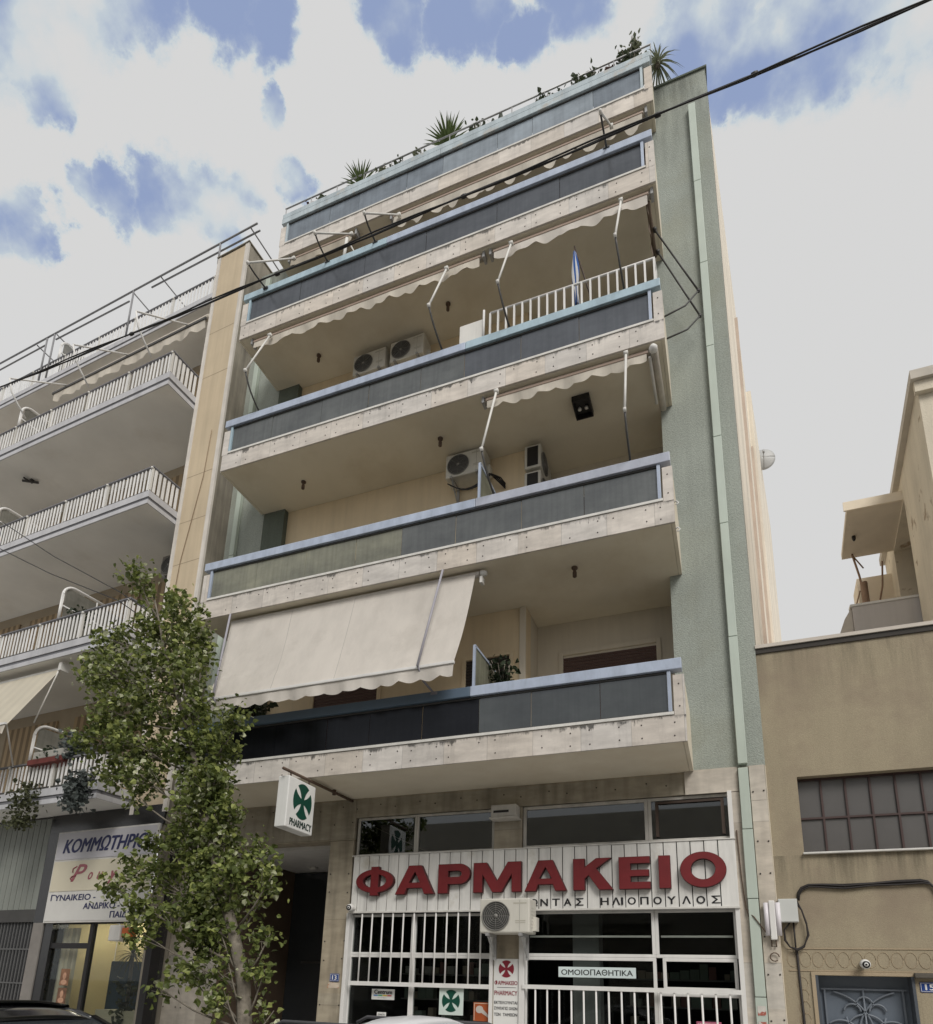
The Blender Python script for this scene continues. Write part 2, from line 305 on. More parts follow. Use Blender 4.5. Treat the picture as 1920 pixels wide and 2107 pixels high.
def thing(name, label, cat, loc=(0,0,0), rz=0, group=None):
    o = bpy.data.objects.new(name, None); col.objects.link(o); o.location = loc; o.rotation_euler = (0,0,rz); o.empty_display_size = .2
    o['label'] = label; o['category'] = cat
    if group: o['group'] = group
    return o
def tag(o, label, cat, group=None):
    o['label'] = label; o['category'] = cat
    if group: o['group'] = group
    return o
def dup(root, loc, rz=None, label=None):
    r = root.copy(); col.objects.link(r); r.location = loc
    if rz is not None: r.rotation_euler = (0,0,rz)
    if label: r['label'] = label
    for ch in list(root.children):
        c = ch.copy(); col.objects.link(c); c.parent = r
        for g in list(ch.children):
            d = g.copy(); col.objects.link(d); d.parent = c
    return r
def recenter(o):
    """put the origin of a one-mesh thing at its base"""
    vs = o.data.vertices; b = Vector((sum(v.co.x for v in vs)/len(vs), sum(v.co.y for v in vs)/len(vs), min(v.co.z for v in vs)))
    for v in vs: v.co -= b
    o.location = o.location + b; return o
LATIN = str.maketrans('ΚΑΜΟΤΗΡΙΕΝΥΧΒ', 'KAMOTHPIENYXB')   # same shapes in the built-in font
def text(s, x0, x1, z0, z1, y, mt, name='lettering', parent=None, off=.0, shear=0, frame=None):
    """real letters fitted in a box on a wall; frame = (origin, right, up) for other planes"""
    cu = bpy.data.curves.new(name, 'FONT'); cu.body = s.translate(LATIN); cu.size = 1; cu.extrude = 0; cu.offset = 0; cu.shear = shear; cu.resolution_u = 3; cu.fill_mode = 'FRONT'
    tmp = bpy.data.objects.new('tmp_text', cu); col.objects.link(tmp); bpy.context.view_layer.update()
    me = bpy.data.meshes.new_from_object(tmp); bpy.data.objects.remove(tmp)
    xs = [v.co.x for v in me.vertices]; ys = [v.co.y for v in me.vertices]
    ax, bx, ay, by = min(xs), max(xs), min(ys), max(ys)
    o_, rx, uz = frame if frame else (Vector((0,y,0)), Vector((1,0,0)), Vector((0,0,1)))
    nrm = rx.cross(uz)
    b = MB()
    pts = [o_+rx*(x0+(v.co.x-ax)/(bx-ax)*(x1-x0))+uz*(z0+(v.co.y-ay)/(by-ay)*(z1-z0)) for v in me.vertices]
    fs = [tuple(p.vertices) for p in me.polygons]; hgt = z1-z0; bold = max(0, off)*hgt*1.9
    K = 1 if bold < 1e-5 else 5
    for k in range(K):
        sh = 0 if K == 1 else (k/(K-1)-.5)*2*bold
        b.add([p+rx*sh+nrm*(k*.00025) for p in pts], fs)
    for k in range(2 if K > 1 else 0): b.add([p+uz*((k-.5)*bold*.9)+nrm*((K+k)*.00025) for p in pts], fs)
    bpy.data.meshes.remove(me); bpy.data.curves.remove(cu)
    return b.build(name, mt, parent)
def cross_poly(r=1.0, half=36.5, inner=.19):
    pts = []
    for k in range(4):
        a = 90*k
        for i in range(9): t = R(a-half+2*half*i/8); pts.append((r*math.cos(t), r*math.sin(t)))
        a0, a1 = R(a+half), R(a+45)
        p = Vector((r*math.cos(a0), r*math.sin(a0))); q = Vector((inner*math.cos(a1), inner*math.sin(a1)))
        nb = Vector((-(q-p).y, (q-p).x)).normalized()
        for i in range(1, 5): t = i/5; c = p+(q-p)*t + nb*(.07*r*math.sin(math.pi*t)); pts.append((c.x, c.y))
        pts.append((q.x, q.y))
        a0 = R(a+90-half); p2 = Vector((r*math.cos(a0), r*math.sin(a0))); nb = Vector(((p2-q).y*-1, (p2-q).x)).normalized()
        for i in range(1, 5): t = i/5; c = q+(p2-q)*t + nb*(.07*r*math.sin(math.pi*t)); pts.append((c.x, c.y))
    return pts

# ------------------------------------------------------------------ setting: street
ASPH = M('asphalt', (.17,.168,.165), .95, .15, 3, .4, 150)
PAVE = M('pavement_tiles', (.55,.53,.50), .9, .1, 2, .2, 60)
KERB = M('kerb_stone', (.42,.40,.37), .85, .1, 3)
def struct(o): o['kind'] = 'structure'; return o
struct(MB().add([(-400,-400,-.14),(400,-400,-.14),(400,400,-.14),(-400,400,-.14)], [(0,1,2,3)]).build('ground', ASPH))
struct(MB().box(-60,60,-2.75,25,-.138,0).build('pavement', PAVE, bevel=.0))
struct(MB().box(-60,60,-2.9,-2.752,-.138,.002).build('kerb', KERB, bevel=.015))
struct(MB().box(-60,60,-11.6,-8.9,-.137,0).build('pavement', PAVE))

# ------------------------------------------------------------------ main apartment building
Z = [4.442+3*k for k in range(5)]
YF = [-1.217]*4+[-.48]
A = thing('apartment_building', 'green stuccoed six storey apartment building with glass fronted balconies and a pharmacy below', 'building', (-3.85, 0, 0))
s = .12
MB().prism([(-.15,0),(.9,0),(.9+.104*.4,.4),(-.15,.4)], (0,0,4.45), (1,0,0), (0,1,0), (0,0,13.05)).build('facade_wall', GREEN, A)
MB().box(-8.6,-7.68,0,.4,4.45,16.9).build('facade_wall', GREEN, A)
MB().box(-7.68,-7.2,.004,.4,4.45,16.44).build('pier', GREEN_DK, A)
bt = MB()                                            # roof edge of the wall strip
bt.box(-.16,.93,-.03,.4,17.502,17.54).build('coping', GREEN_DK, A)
def wallseg(x0, sl, ya, yb, z1):
    return MB().hexa([(x0+sl*ya-.3,ya,0),(x0+sl*ya,ya,0),(x0+sl*yb,yb,0),(x0+sl*yb-.3,yb,0)], [(x0+sl*ya-.3,ya,z1),(x0+sl*ya,ya,z1),(x0+sl*yb,yb,z1),(x0+sl*yb-.3,yb,z1)])
wallseg(.9,.104,.003,6.7,17.05).build('party_wall', PINK, A); wallseg(.9,.121,6.702,12.6,16.8).build('party_wall', PINK, A)
for (yy_, w_, zt_) in ((3.4,.05,15.6),(6.6,.09,15.0)):    # pipes on the party wall
    x_ = .9+.104*yy_
    MB().box(x_, x_+.06, yy_, yy_+w_, 5.5, zt_).build('drainpipe', M('brown_pipe_%d' % int(yy_*10), (.50,.41,.34), .8), A)
wl = MB().box(-7.2,-2.36,.12,.4,4.45,16.44); wl.build('back_wall', YELLOW, A)
wl = MB().box(-2.36,-.15,.8,1.1,4.45,16.44); wl.box(-2.66,-2.362,.402,1.098,4.45,16.44)
wl.build('recess_wall', GREYWALL, A)
rf = MB().box(-8.6,.8,.401,12.5,16.72,16.86); rf.build('roof', GREYWALL, A)
MB().box(-8.2,.3,1.2,6,16.87,17.0).build('roof', GREYWALL, A)
MB().box(-8.6,.8,11.9,12.4,0,16.7).build('back_wall', GREYWALL, A)
MB().box(-8.6,-8.4,.41,12,0,16.7).build('party_wall', GREYWALL, A)

def joint_split(a, b, n, seed):
    rn = random.Random(seed); xs = [a]
    for i in range(1, n): xs.append(a+(b-a)*i/n+rn.uniform(-.12,.12))
    return xs+[b]
SPEC = [ # rail segments (x0,x1,mat), glass kinds by panel edge
 dict(rail=[(-7.72,-2.74,3),(-2.735,0,0)], n=9, kind=lambda x: 'black' if x < -2.9 else 'green'),  # left rail and panes carry the awning's shade in their colour
 dict(rail=[(-7.72,-2.745,0),(-2.74,0,2)], n=8, kind=lambda x: 'tan' if x < -4.0 else 'grey'),
 dict(rail=[(-7.72,-3.0,0),(-2.995,0,1)], n=8, kind=lambda x: 'grey' if x < -3 else 'dark'),
 dict(rail=[(-7.72,-4.6,1),(-4.595,0,0)], n=6, kind=lambda x: 'dark'),
 dict(rail=[(-7.72,-4.0,4),(-3.995,0,4)], n=8, kind=lambda x: 'top_reflect' if -4.4 < x < -.9 and int(x*7) % 3 else 'top')]
for k in range(5):
    z, y = Z[k], YF[k]
    b = MB().box(-7.69,-.03,y+.03,.118 if k < 4 else .6,z,z+.3)
    bal = b.build('balcony', CREAM, A)
    if k < 4: MB().box(-2.358,-.152,.12,.798,z+.002,z+.298).build('soffit', CREAM, bal)
    # fascia: marble apron with upstands at both ends
    m = MB().box(-7.72,0.02,y,y+.026,z,z+.335)
    m.box(-.11,.02,y,y+.1,z+.337,z+.86); m.box(-7.74,-7.61,y,y+.1,z+.337,z+.86)
    sd_ = MB().box(-.026,.02,y+.028,-.003,z-.002,z+.335); sd_.box(-7.74,-7.694,y+.028,-.003,z-.002,z+.335)
    sd_.box(-.07,.018,y+.102,-.003,z+.337,z+.84); sd_.box(-7.735,-7.65,y+.102,-.003,z+.337,z+.84)
    sd_.build('side_panel', CREAM, bal)
    if k < 4:
        rn = random.Random(k)
        for i in range(-1, 14):
            x0 = (i-13)*.62 - ((k*.37) % 1)*.62
            for dx in (.10+rn.uniform(-.03,.03), .51+rn.uniform(-.03,.03)):
                for dz in (.085, .255):
                    x = x0+dx
                    if -7.68 < x < -.02 and rn.random() > .1: m.lathe([(.009,0),(.009,.005),(.003,.008)], (x+rn.uniform(-.012,.012), y-.0005, z+dz+rn.uniform(-.014,.014)), (0,-1,0), 7, 1)
        for dz in (.45,.74): m.lathe([(.009,0),(.009,.005),(.003,.008)], (-.045,y-.0005,z+dz), (0,-1,0), 7, 1)
    m.build('fascia', [MARB, BOLT], bal)
    MB().box(-7.6,-.115,y-.012,y+.05,z+.345,z+.385).build('sill_strip', OFFW, bal, bevel=.004)
    rb, rtp = (.925,1.07) if k < 4 else (.93,1.07)
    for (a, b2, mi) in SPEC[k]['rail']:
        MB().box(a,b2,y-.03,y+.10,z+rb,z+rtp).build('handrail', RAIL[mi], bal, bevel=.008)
    for x in (-7.575,-.155):
        MB().box(x-.022,x+.022,y-.008,y+.04,z+.388,z+rb-.002).build('rail_post', RAIL[1 if (k in (2,3) and x < -5) else (4 if k == 4 else 0)], bal, bevel=.003)
    MB().box(-7.55,-.18,y+.01,y+.05,z+.388,z+.40).box(-7.55,-.18,y+.01,y+.06,z+rb-.03,z+rb-.002).build('panel_frame', DKMET, bal)
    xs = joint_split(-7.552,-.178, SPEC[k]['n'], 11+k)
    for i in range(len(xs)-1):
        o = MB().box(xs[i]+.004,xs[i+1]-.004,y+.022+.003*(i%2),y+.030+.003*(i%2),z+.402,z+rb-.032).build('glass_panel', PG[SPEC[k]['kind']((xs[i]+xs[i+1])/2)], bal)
    MB().tube([(-7.5,y+.07,z+.36),(-.2,y+.07,z+.36)], .012, 6).build('bottom_rail', DKMET, bal)
# roof trough and thin railing on the top balcony
b = MB().box(-7.72,.02,-.50,-.12,17.53,17.66); tr_ = b.build('planter_trough', RAIL[4], A, bevel=.01)
rr = MB().tube([(-7.8,-.36,18.06),(.03,-.36,18.06)], .016, 8)
for i in range(13): x = -7.78+i*.65; rr.tube([(x,-.36,17.6),(x,-.36,18.06)], .011, 6)
rr.build('roof_railing', ALU, A)
# drainpipes
for x0, x1 in ((.575,.69),(-8.36,-8.245)):
    p = MB(); zc = [4.47,6.3,8.1,9.6,11.3,13.0,14.8,16.65]
    for i in range(len(zc)-1): p.box(x0+.002*(i%2),x1-.002*(i%2),-.085,-.004,zc[i]+.004,zc[i+1]-.004)
    p.build('drainpipe', PIPE, A, bevel=.006)
    q = MB(); zc = [0,1.55,2.72,3.6,4.42]
    for i in range(4): q.box(x0-.01+.003*(i%2),x1-.002*(i%2),-.09,-.004,zc[i]+.004,zc[i+1]-.004)
    if x0 > 0: q.build('drainpipe', PIPE, A, bevel=.006)
# shutters, doors and windows on the back walls
def shutter(x0, x1, z0, z1, y, mt=BROWN, fr=YELLOW):
    f = MB().box(x0-.07,x0,y-.03,y+.01,z0,z1+.07).box(x1,x1+.07,y-.03,y+.01,z0,z1+.07).box(x0,x1,y-.03,y+.01,z1,z1+.07).build('window', fr, A, bevel=.004)
    t = MB(); n = int((z1-z0)/.055)
    for i in range(n):
        za = z0+i*.055; t.add([(x0,y-.012,za),(x1,y-.012,za),(x1,y-.002,za+.03),(x0,y-.002,za+.03),(x1,y-.013,za+.053),(x0,y-.013,za+.053)], [(0,1,2,3),(3,2,4,5)])
    t.build('shutter', mt, f)
for k in range(3):
    shutter(-1.92,-.45,Z[k]+.32,Z[k]+2.4,.8,BROWN,GREYWALL)
    shutter(-6.2,-4.95,Z[k]+.32,Z[k]+2.05,.12,BROWN,YELLOW)
    shutter(-3.35,-2.62,Z[k]+.32,Z[k]+2.2,.12,M('dark_door_%d' % k, (.03,.024,.022), .5),YELLOW)
shutter(-4.9,-.22,Z[3]+.32,Z[3]+2.75,.10,M('shade_brown_shutter', (.055,.038,.032), .6, .1),BROWNWOOD); shutter(-6.9,-5.1,Z[3]+.32,Z[3]+2.6,.10,BROWN,BROWNWOOD)  # brown shutters put in so this balcony's interior looks dark
MB().box(-5.6,-4.1,.09,.119,9.0,9.32).box(-5.62,-4.08,.075,.119,9.32,9.35).build('shutter_box', YELLOW, A, bevel=.006)
MB().box(-2.46,-2.355,.09,.119,4.8,7.44).build('corner_pilaster', GREYWALL, A, bevel=.01)
MB().box(-4.9,-4.55,.0,.119,4.8,6.1).build('white_curtain', M('white_curtain', (.6,.58,.55), .9, rib=(0,.08,.25,.8)), A)
# glass partitions between neighbours
for zk, tz in ((Z[0], 6.16), (Z[1], 9.2)):
    g = MB().prism([(-1.1,zk+1.07),(-1.1,tz),(-.05,tz+.02),(-.05,zk+.3),(-1.1,zk+.3)], (-2.74,0,0), (0,1,0), (0,0,1), (.012,0,0)).build('partition', PG['tan'], A)
    MB().bar((-2.734,-1.12,zk+1.07),(-2.734,-1.12,tz+.02),.035,.035).bar((-2.734,-1.13,tz+.02),(-2.734,-.05,tz+.04),.035,.035).build('partition_frame', RAIL[0], g)
# white picket rail raised on the second balcony from the top, with a white screen beside it
pk = MB()
pk.tube([(-2.72,-1.17,11.52),(-2.72,-1.17,12.12)], .02, 8)
pk.tube([(-2.61,-1.17,12.02),(-.07,-1.17,12.0)], .018, 8)
for i in range(20): x = -2.61+i*(2.54/19); pk.box(x-.014,x+.014,-1.185,-1.155,11.5,12.01)
pk.tube([(-.07,-1.17,12.0),(-.05,-.5,12.0)], .018, 8)
for i in range(4): pk.box(-.075,-.05,-1.0+i*.14,-.97+i*.14,11.5,12.0)
pk.build('picket_railing', WHITE, A)
MB().box(-3.14,-2.74,-1.16,-1.14,11.5,11.97).build('screen_panel', OFFW, A, bevel=.006)

# ------------------------------------------------------------------ ground floor of the main building
MB().box(-7.83,-5.12,-.002,.3,3.77,4.44).box(-5.115,.56,-.0,.3,4.13,4.44).build('marble_lintel', MARB2, A, bevel=.004)
MB().box(-.1,.56,-.03,-.004,4.12,4.45).box(.70,.885,-.03,-.004,3.98,4.45).build('marble_lintel', MARB3, A)
MB().box(.555,.895,-.002,.3,0,4.448).build('marble_pier', MARB2, A)
MB().box(.70,.888,-.032,-.004,0,3.976).box(.47,.565,-.03,-.004,0,4.11).build('marble_pier', MARB3, A, bevel=.003)
MB().box(-5.55,-5.12,-.004,.5,0,3.765).build('marble_pier', MARB2, A, bevel=.004)
pl = MB().box(-8.6,-8.215,-.002,.4,0,4.44).box(-8.21,-7.84,-.004,.4,0,4.44); pl.build('marble_pier', MARB3, A, bevel=.004)
MB().box(-2.78,-2.36,-.004,.3,0,4.12).build('marble_pier', MARB2, A, bevel=.004)
bo = MB(); rn = random.Random(3)
for (xa, xb, zs) in ((-5.5,-5.17,(1.25,1.92,2.2,2.95,3.22,4.05)), (.73,.86,(1.3,1.8,2.25,3.05,3.45,4.1)), (-8.53,-8.27,(1.1,1.9,2.3,3.1,3.5)), (-8.15,-7.9,(1.1,1.9,2.3,3.1,3.5))):
    for zz in zs:
        for x in (xa, xb): bo.lathe([(.011,0),(.011,.006),(.004,.009)], (x+rn.uniform(-.01,.01), -.033 if xa > 0 else -.0045, zz+rn.uniform(-.02,.02)), (0,-1,0), 7)
for i in range(22):
    x = -7.1+i*.34
    if x < .5: bo.lathe([(.011,0),(.011,.006),(.004,.009)], (x+(.04 if i%2 else -.04), -.0025, 4.27+.05*(i%2)), (0,-1,0), 7)
bo.build('bolt', BOLT, A)
# entrance hall of the flats
e = MB().box(-7.83,-5.56,.3,3.0,3.72,3.9); e.build('porch_ceiling', WHITE, A)
MB().box(-7.9,-5.5,2.98,3.1,0,3.72).build('hall_wall', BROWNWOOD, A)
MB().box(-7.95,-7.84,.4,2.98,0,3.72).box(-5.56,-5.45,.5,2.98,0,3.72).build('hall_wall', M('brown_hall_wall', (.12,.085,.06), .7, .15, 3), A)
d = MB().box(-7.5,-5.7,2.3,2.34,1.93,1.97).box(-6.65,-6.6,2.3,2.34,0,3.7).build('entrance_door', DKMET, A)
MB().box(-7.83,-5.56,2.32,2.325,0,3.7).build('pane', DGLASS, d)
tag_lamp = MB().lathe([(.09,0),(.09,.02),(.03,.05)], (-7.07,1.8,3.715), (0,0,-1), 16).build('hall_lamp', OFFW, A)
# shopfront frames, glass, grilles
def frame(mb, x0, x1, z0, z1, y=0, t=.05, d=.06):
    mb.box(x0,x1,y-d/2,y+d/2,z1-t,z1); mb.box(x0,x1,y-d/2,y+d/2,z0,z0+t); mb.box(x0,x0+t,y-d/2,y+d/2,z0+t,z1-t); mb.box(x1-t,x1,y-d/2,y+d/2,z0+t,z1-t); return mb
def window(rects, y, glass, fm, t=.045, name='window'):
    X0 = min(r[0] for r in rects); X1 = max(r[1] for r in rects); Z0 = min(r[2] for r in rects); Z1 = max(r[3] for r in rects)
    f = MB()
    for r in rects: frame(f, *r, y=y, t=t)
    o = f.build(name, fm, A, bevel=.004)
    for r in rects: MB().box(r[0]+t,r[1]-t,y-.004,y+.002,r[2]+t,r[3]-t).build('pane', glass, o)
    return o
window([(-5.08,-4.05,3.5,4.12),(-4.048,-2.79,3.5,4.12)], .06, WGLASS, DIRTYW, .035)
window([(-2.35,-.6,3.5,4.12),(-.598,.46,3.5,4.12)], .06, WGLASS, DIRTYW, .045)
MB().box(-.5,-.46,.02,.05,3.58,4.06).box(.33,.37,.02,.05,3.58,4.06).box(-.46,.33,.02,.05,4.03,4.06).build('inner_frame', BROWNWOOD, A)
window([(-5.09,-4.03,2.0,2.6),(-4.028,-2.79,2.0,2.6),(-5.09,-4.03,.02,1.998),(-4.028,-2.79,.02,1.998)], .08, SGLASS, WHITE, .036)
window([(-2.33,-.57,2.0,2.62),(-.568,.43,2.0,2.62),(-2.33,-.57,.02,1.998),(-.568,.43,.02,1.57),(-.49,.40,1.60,1.998)], .08, SGLASS, WHITE, .042)
MB().box(-2.26,-.63,.085,.11,2.26,2.285).box(-.5,.37,.085,.11,2.26,2.285).build('glazing_bar', OFFW, A)
MB().box(-5.12,-5.06,-.06,.12,0,2.61).box(-2.80,-2.755,-.05,.12,0,2.28).box(-2.375,-2.30,-.05,.12,0,2.3).box(.415,.47,-.05,.12,0,4.13).build('door_jamb', WHITE, A, bevel=.004)
g = MB().box(-5.0,-2.8,-.07,-.03,1.55,1.61)
for i in range(12): x = -4.85+i*.174; g.tube([(x,-.05,1.6),(x,-.05,2.61)], .0125, 8)
g.build('window_grille', WHITE, A)
g = MB().box(-2.32,.42,-.07,-.03,1.57,1.625)
for i in range(16): x = -2.14+i*.162; g.tube([(x,-.05,.2),(x,-.05,1.58)], .0125, 8)
g.build('window_grille', WHITE, A)
# dim shop interior
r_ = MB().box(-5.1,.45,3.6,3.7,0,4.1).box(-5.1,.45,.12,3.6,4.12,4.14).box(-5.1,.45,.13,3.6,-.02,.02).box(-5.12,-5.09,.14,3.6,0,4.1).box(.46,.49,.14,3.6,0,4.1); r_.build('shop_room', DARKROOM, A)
MB().box(-5.0,.4,.2,1.2,3.0,3.05).build('mezzanine_floor', M('mezzanine_board', (.12,.11,.1), .8), A)
MB().box(-1.75,-1.38,.5,.8,0,3.0).build('inner_column', M('grey_inner_column', (.22,.23,.225), .8), A)
sh = MB(); rn = random.Random(5)
for zz in (.55,.95,1.35,1.75,2.1): sh.box(-4.9,-2.9,1.5,1.8,zz,zz+.02); sh.box(-1.2,.35,1.7,2.0,zz,zz+.02)
shelf = sh.build('shop_shelf', M('grey_shelf', (.16,.16,.155), .7), A)
pkg = MB()
for zz in (.57,.97,1.37,1.77):
    for (xa, xb, yb) in ((-4.85,-2.95,1.52),(-1.15,.3,1.72)):
        x = xa
        while x < xb:
            ww = rn.uniform(.06,.16); hh = rn.uniform(.08,.26)
            if rn.random() > .25: pkg.box(x,x+ww*.9,yb,yb+.15,zz,zz+hh,rn.randrange(4))
            x += ww
pkg.build('medicine_boxes', [M('box_white',(.42,.42,.40)),M('box_red',(.2,.10,.09)),M('box_green',(.16,.2,.17)),M('box_tan',(.28,.24,.19))], A)

# ------------------------------------------------------------------ pharmacy signs
SIGNW = M('white_sign_board', (.74,.73,.70), .45, .05, 3, streak=.22, sscale=(9,9,.9), blotch=(.50,.47,.40), blo=(.6,.78), bls=2.2)
SIGNP = M('white_sign_plate', (.72,.72,.70), .45, .05, 3)
RED = M('dark_red_letter', lin(112,32,36), .5, .1, 6, streak=.15); REDS = M('dark_red_side', lin(70,18,20), .6)
BLK = M('black_lettering', (.012,.012,.014), .5, 0)
NAVY = M('navy_lettering', (.018,.022,.09), .5, .05)
GREENX = M('dark_green_cross', (.006,.06,.04), .45, .08)
CRIM = M('crimson_print', (.23,.02,.035), .5, .05)
S = thing('pharmacy_sign', 'long white slatted sign board with big red letters reading ΦΑΡΜΑΚΕΙΟ over the shopfront', 'sign', (-2.3, -.06, 2.63))
b = MB(); edges = [-5.07]+sorted(.255-.1682*j for j in range(32) if .255-.1682*j > -5.03)+[.46]
for i in range(len(edges)-1): b.box(edges[i]+.013,edges[i+1],-.06+.003*(i%3==0)-.002*(i%2),-.03,2.635,3.485)
b.box(-5.07,.46,-.035,.0,2.64,3.48,1)
b.build('slats', [SIGNW, BLACK], S)
MB().box(-5.09,.475,-.075,0.0,2.61,2.634).box(-5.09,.475,-.072,0.0,3.486,3.5).build('sign_frame', OFFW, S)
def letter(splines, name='letter'):
    cu = bpy.data.curves.new('c', 'CURVE'); cu.dimensions = '2D'; cu.fill_mode = 'BOTH'; cu.extrude = .035; cu.bevel_depth = .004; cu.bevel_resolution = 0
    for sp in splines:
        q = cu.splines.new('POLY'); q.points.add(len(sp)-1); q.use_cyclic_u = True
        for p, c in zip(q.points, sp): p.co = (c[0], c[1], 0, 1)
    t = bpy.data.objects.new('t', cu); col.objects.link(t); bpy.context.view_layer.update()
    me = bpy.data.meshes.new_from_object(t); bpy.data.objects.remove(t); bpy.data.curves.remove(cu)
    b = MB(); b.add([(v.co.x, -.104-v.co.z, v.co.y) for v in me.vertices], [tuple(p.vertices) for p in me.polygons])
    b.mi = [0 if abs(p.normal.z) > .8 else 1 for p in me.polygons]; bpy.data.meshes.remove(me)
    return b.build(name, [RED, REDS], S)
def ell(cx, cz, rx, rz, n=40, a0=0, a1=360):
    return [(cx+rx*math.cos(R(a0+(a1-a0)*i/n)), cz+rz*math.sin(R(a0+(a1-a0)*i/n))) for i in range(n if a1-a0 == 360 else n+1)]
B0, T0 = 2.87, 3.29
# phi: ring with an upright through it
cx, cz, rx, rz, bw = -4.63, 3.08, .315, .175, .065
th = math.degrees(math.acos(bw/rx)); zc = rz*math.sin(R(th))
outer = ell(cx,cz,rx,rz,20,-th,th)+[(cx+bw,3.295),(cx-bw,3.295)]+ell(cx,cz,rx,rz,20,180-th,180+th)+[(cx-bw,2.862),(cx+bw,2.862)]
irx, irz = .20, .105
t2 = math.degrees(math.acos((bw)/irx))
letter([outer, ell(cx,cz,irx,irz,14,-t2,t2), ell(cx,cz,irx,irz,14,180-t2,180+t2)])
def letA(a, b_):
    w_ = b_-a; c = (a+b_)/2; h = T0-B0; st = .15
    letter([[(a,B0),(a+st,B0),(a+st+.035,B0+.09),(b_-st-.035,B0+.09),(b_-st,B0),(b_,B0),(c+.10,T0),(c-.10,T0)], [(c-.092,B0+.165),(c+.092,B0+.165),(c,T0-.085)]])
letA(-4.27,-3.65)
letter([[(-3.58,B0),(-3.43,B0),(-3.43,B0+.13)]+ell(-3.25,3.145,.16,.145,16,-90,90)+[(-3.58,T0)], [(-3.43,3.10)]+ell(-3.27,3.147,.055,.047,10,-90,90)+[(-3.43,3.194)]])
letter([[(-3.03,B0),(-2.90,B0),(-2.90,3.13),(-2.745,B0),(-2.615,B0),(-2.46,3.13),(-2.46,B0),(-2.33,B0),(-2.33,T0),(-2.52,T0),(-2.68,3.02),(-2.84,T0),(-3.03,T0)]])
letA(-2.27,-1.69)
letter([[(-1.59,B0),(-1.44,B0),(-1.44,3.02),(-1.385,3.07),(-1.245,B0),(-1.065,B0),(-1.285,3.155),(-1.09,T0),(-1.28,T0),(-1.44,3.17),(-1.44,T0),(-1.59,T0)]])
letter([[(-.98,B0),(-.585,B0),(-.585,B0+.085),(-.835,B0+.085),(-.835,B0+.165),(-.60,B0+.165),(-.60,B0+.245),(-.835,B0+.245),(-.835,T0-.085),(-.585,T0-.085),(-.585,T0),(-.98,T0)]])
letter([[(-.47,B0),(-.33,B0),(-.33,T0),(-.47,T0)]])
letter([ell(.07,3.095,.275,.225,48), ell(.07,3.10,.15,.135,36)])
# the owner's line: one small black letter per slat
word = [('Ω',-2.16),('Ν',-2.016),('Τ',-1.85),('Α',-1.69),('Σ',-1.526),('Η',-1.19),('Λ',-1.04),('Ι',-.962),('Ο',-.837),('Π',-.676),('Ο',-.51),('Υ',-.336),('Λ',-.154),('Ο',.02),('Σ',.20)]
for ch, x in word:
    ww = .010 if ch == 'Ι' else .050
    text(ch, x-ww, x+ww, 2.672, 2.768, -.0640, BLK, 'letter', S, off=.022)
# lightbox on a bracket
H = thing('hanging_sign', 'white rusting lightbox with a dark green cross reading PHARMACY hanging from a bracket', 'sign', (-5.15, -1.4, 3.59))
b = MB().box(-5.33,-5.15,-1.75,-1.11,3.59,4.31); b.build('lightbox', M('white_lightbox', (.75,.75,.73), .4, .05, 3, streak=.1, blotch=(.36,.22,.12), blo=(.68,.76), bls=4), H, bevel=.012)
fr_ = (Vector((-5.147,0,0)), Vector((0,1,0)), Vector((0,0,1)))
MB().prism([(p[0]*.22,p[1]*.255) for p in cross_poly()], (-5.1495,-1.405,4.015), (0,1,0), (0,0,1), (.003,0,0)).build('cross_emblem', GREENX, H)
text('PHARMACY', -1.66, -1.15, 3.635, 3.735, 0, M('green_black_letters', (.008,.03,.022), .5), 'lettering', H, off=.02, frame=fr_)
MB().tube([(-5.2,0.0,4.41),(-5.2,-1.84,4.385)], .022, 10).tube([(-5.2,-1.66,4.39),(-5.2,-1.66,4.31)], .012).tube([(-5.2,-1.22,4.39),(-5.2,-1.22,4.31)], .012).tube([(-5.2,-.55,4.36),(-5.2,-.55,4.44)], .03,8).build('bracket', RUST, H)
# pier sign
P_ = thing('notice_board', 'white board with red cross and ΦΑΡΜΑΚΕΙΟ PHARMACY lettering on the pier under the air conditioner', 'sign', (-2.56, -.01, 1.0))
MB().box(-2.74,-2.385,-.02,-.006,1.0,1.96).build('board', SIGNP, P_, bevel=.003)
MB().prism([(p[0]*.11,p[1]*.115) for p in cross_poly()], (-2.56,-.0205,1.825), (1,0,0), (0,0,1), (0,-.002,0)).build('cross_emblem', CRIM, P_)
for t_, z0, z1, mt in (('ΦΑΡΜΑΚΕΙΟ',1.61,1.67,CRIM),('PHARMACY',1.475,1.535,CRIM),('ΕΚΤΕΛΟΥΝΤΑΙ',1.36,1.40,BLK),('ΣΥΝΤΑΓΕΣ ΟΛΩΝ',1.285,1.325,BLK),('ΤΩΝ',1.205,1.245,BLK),('ΤΑΜΕΙΩΝ',1.2051,1.2451,BLK)):
    text(t_, -2.60 if t_ == 'ΤΑΜΕΙΩΝ' else -2.725, -2.635 if t_ == 'ΤΩΝ' else -2.40, z0, z1, -.0215, mt, 'lettering', P_, off=.018)
MB().box(-2.69,-2.42,-.0215,-.0205,1.575,1.581).build('rule', BLK, P_)
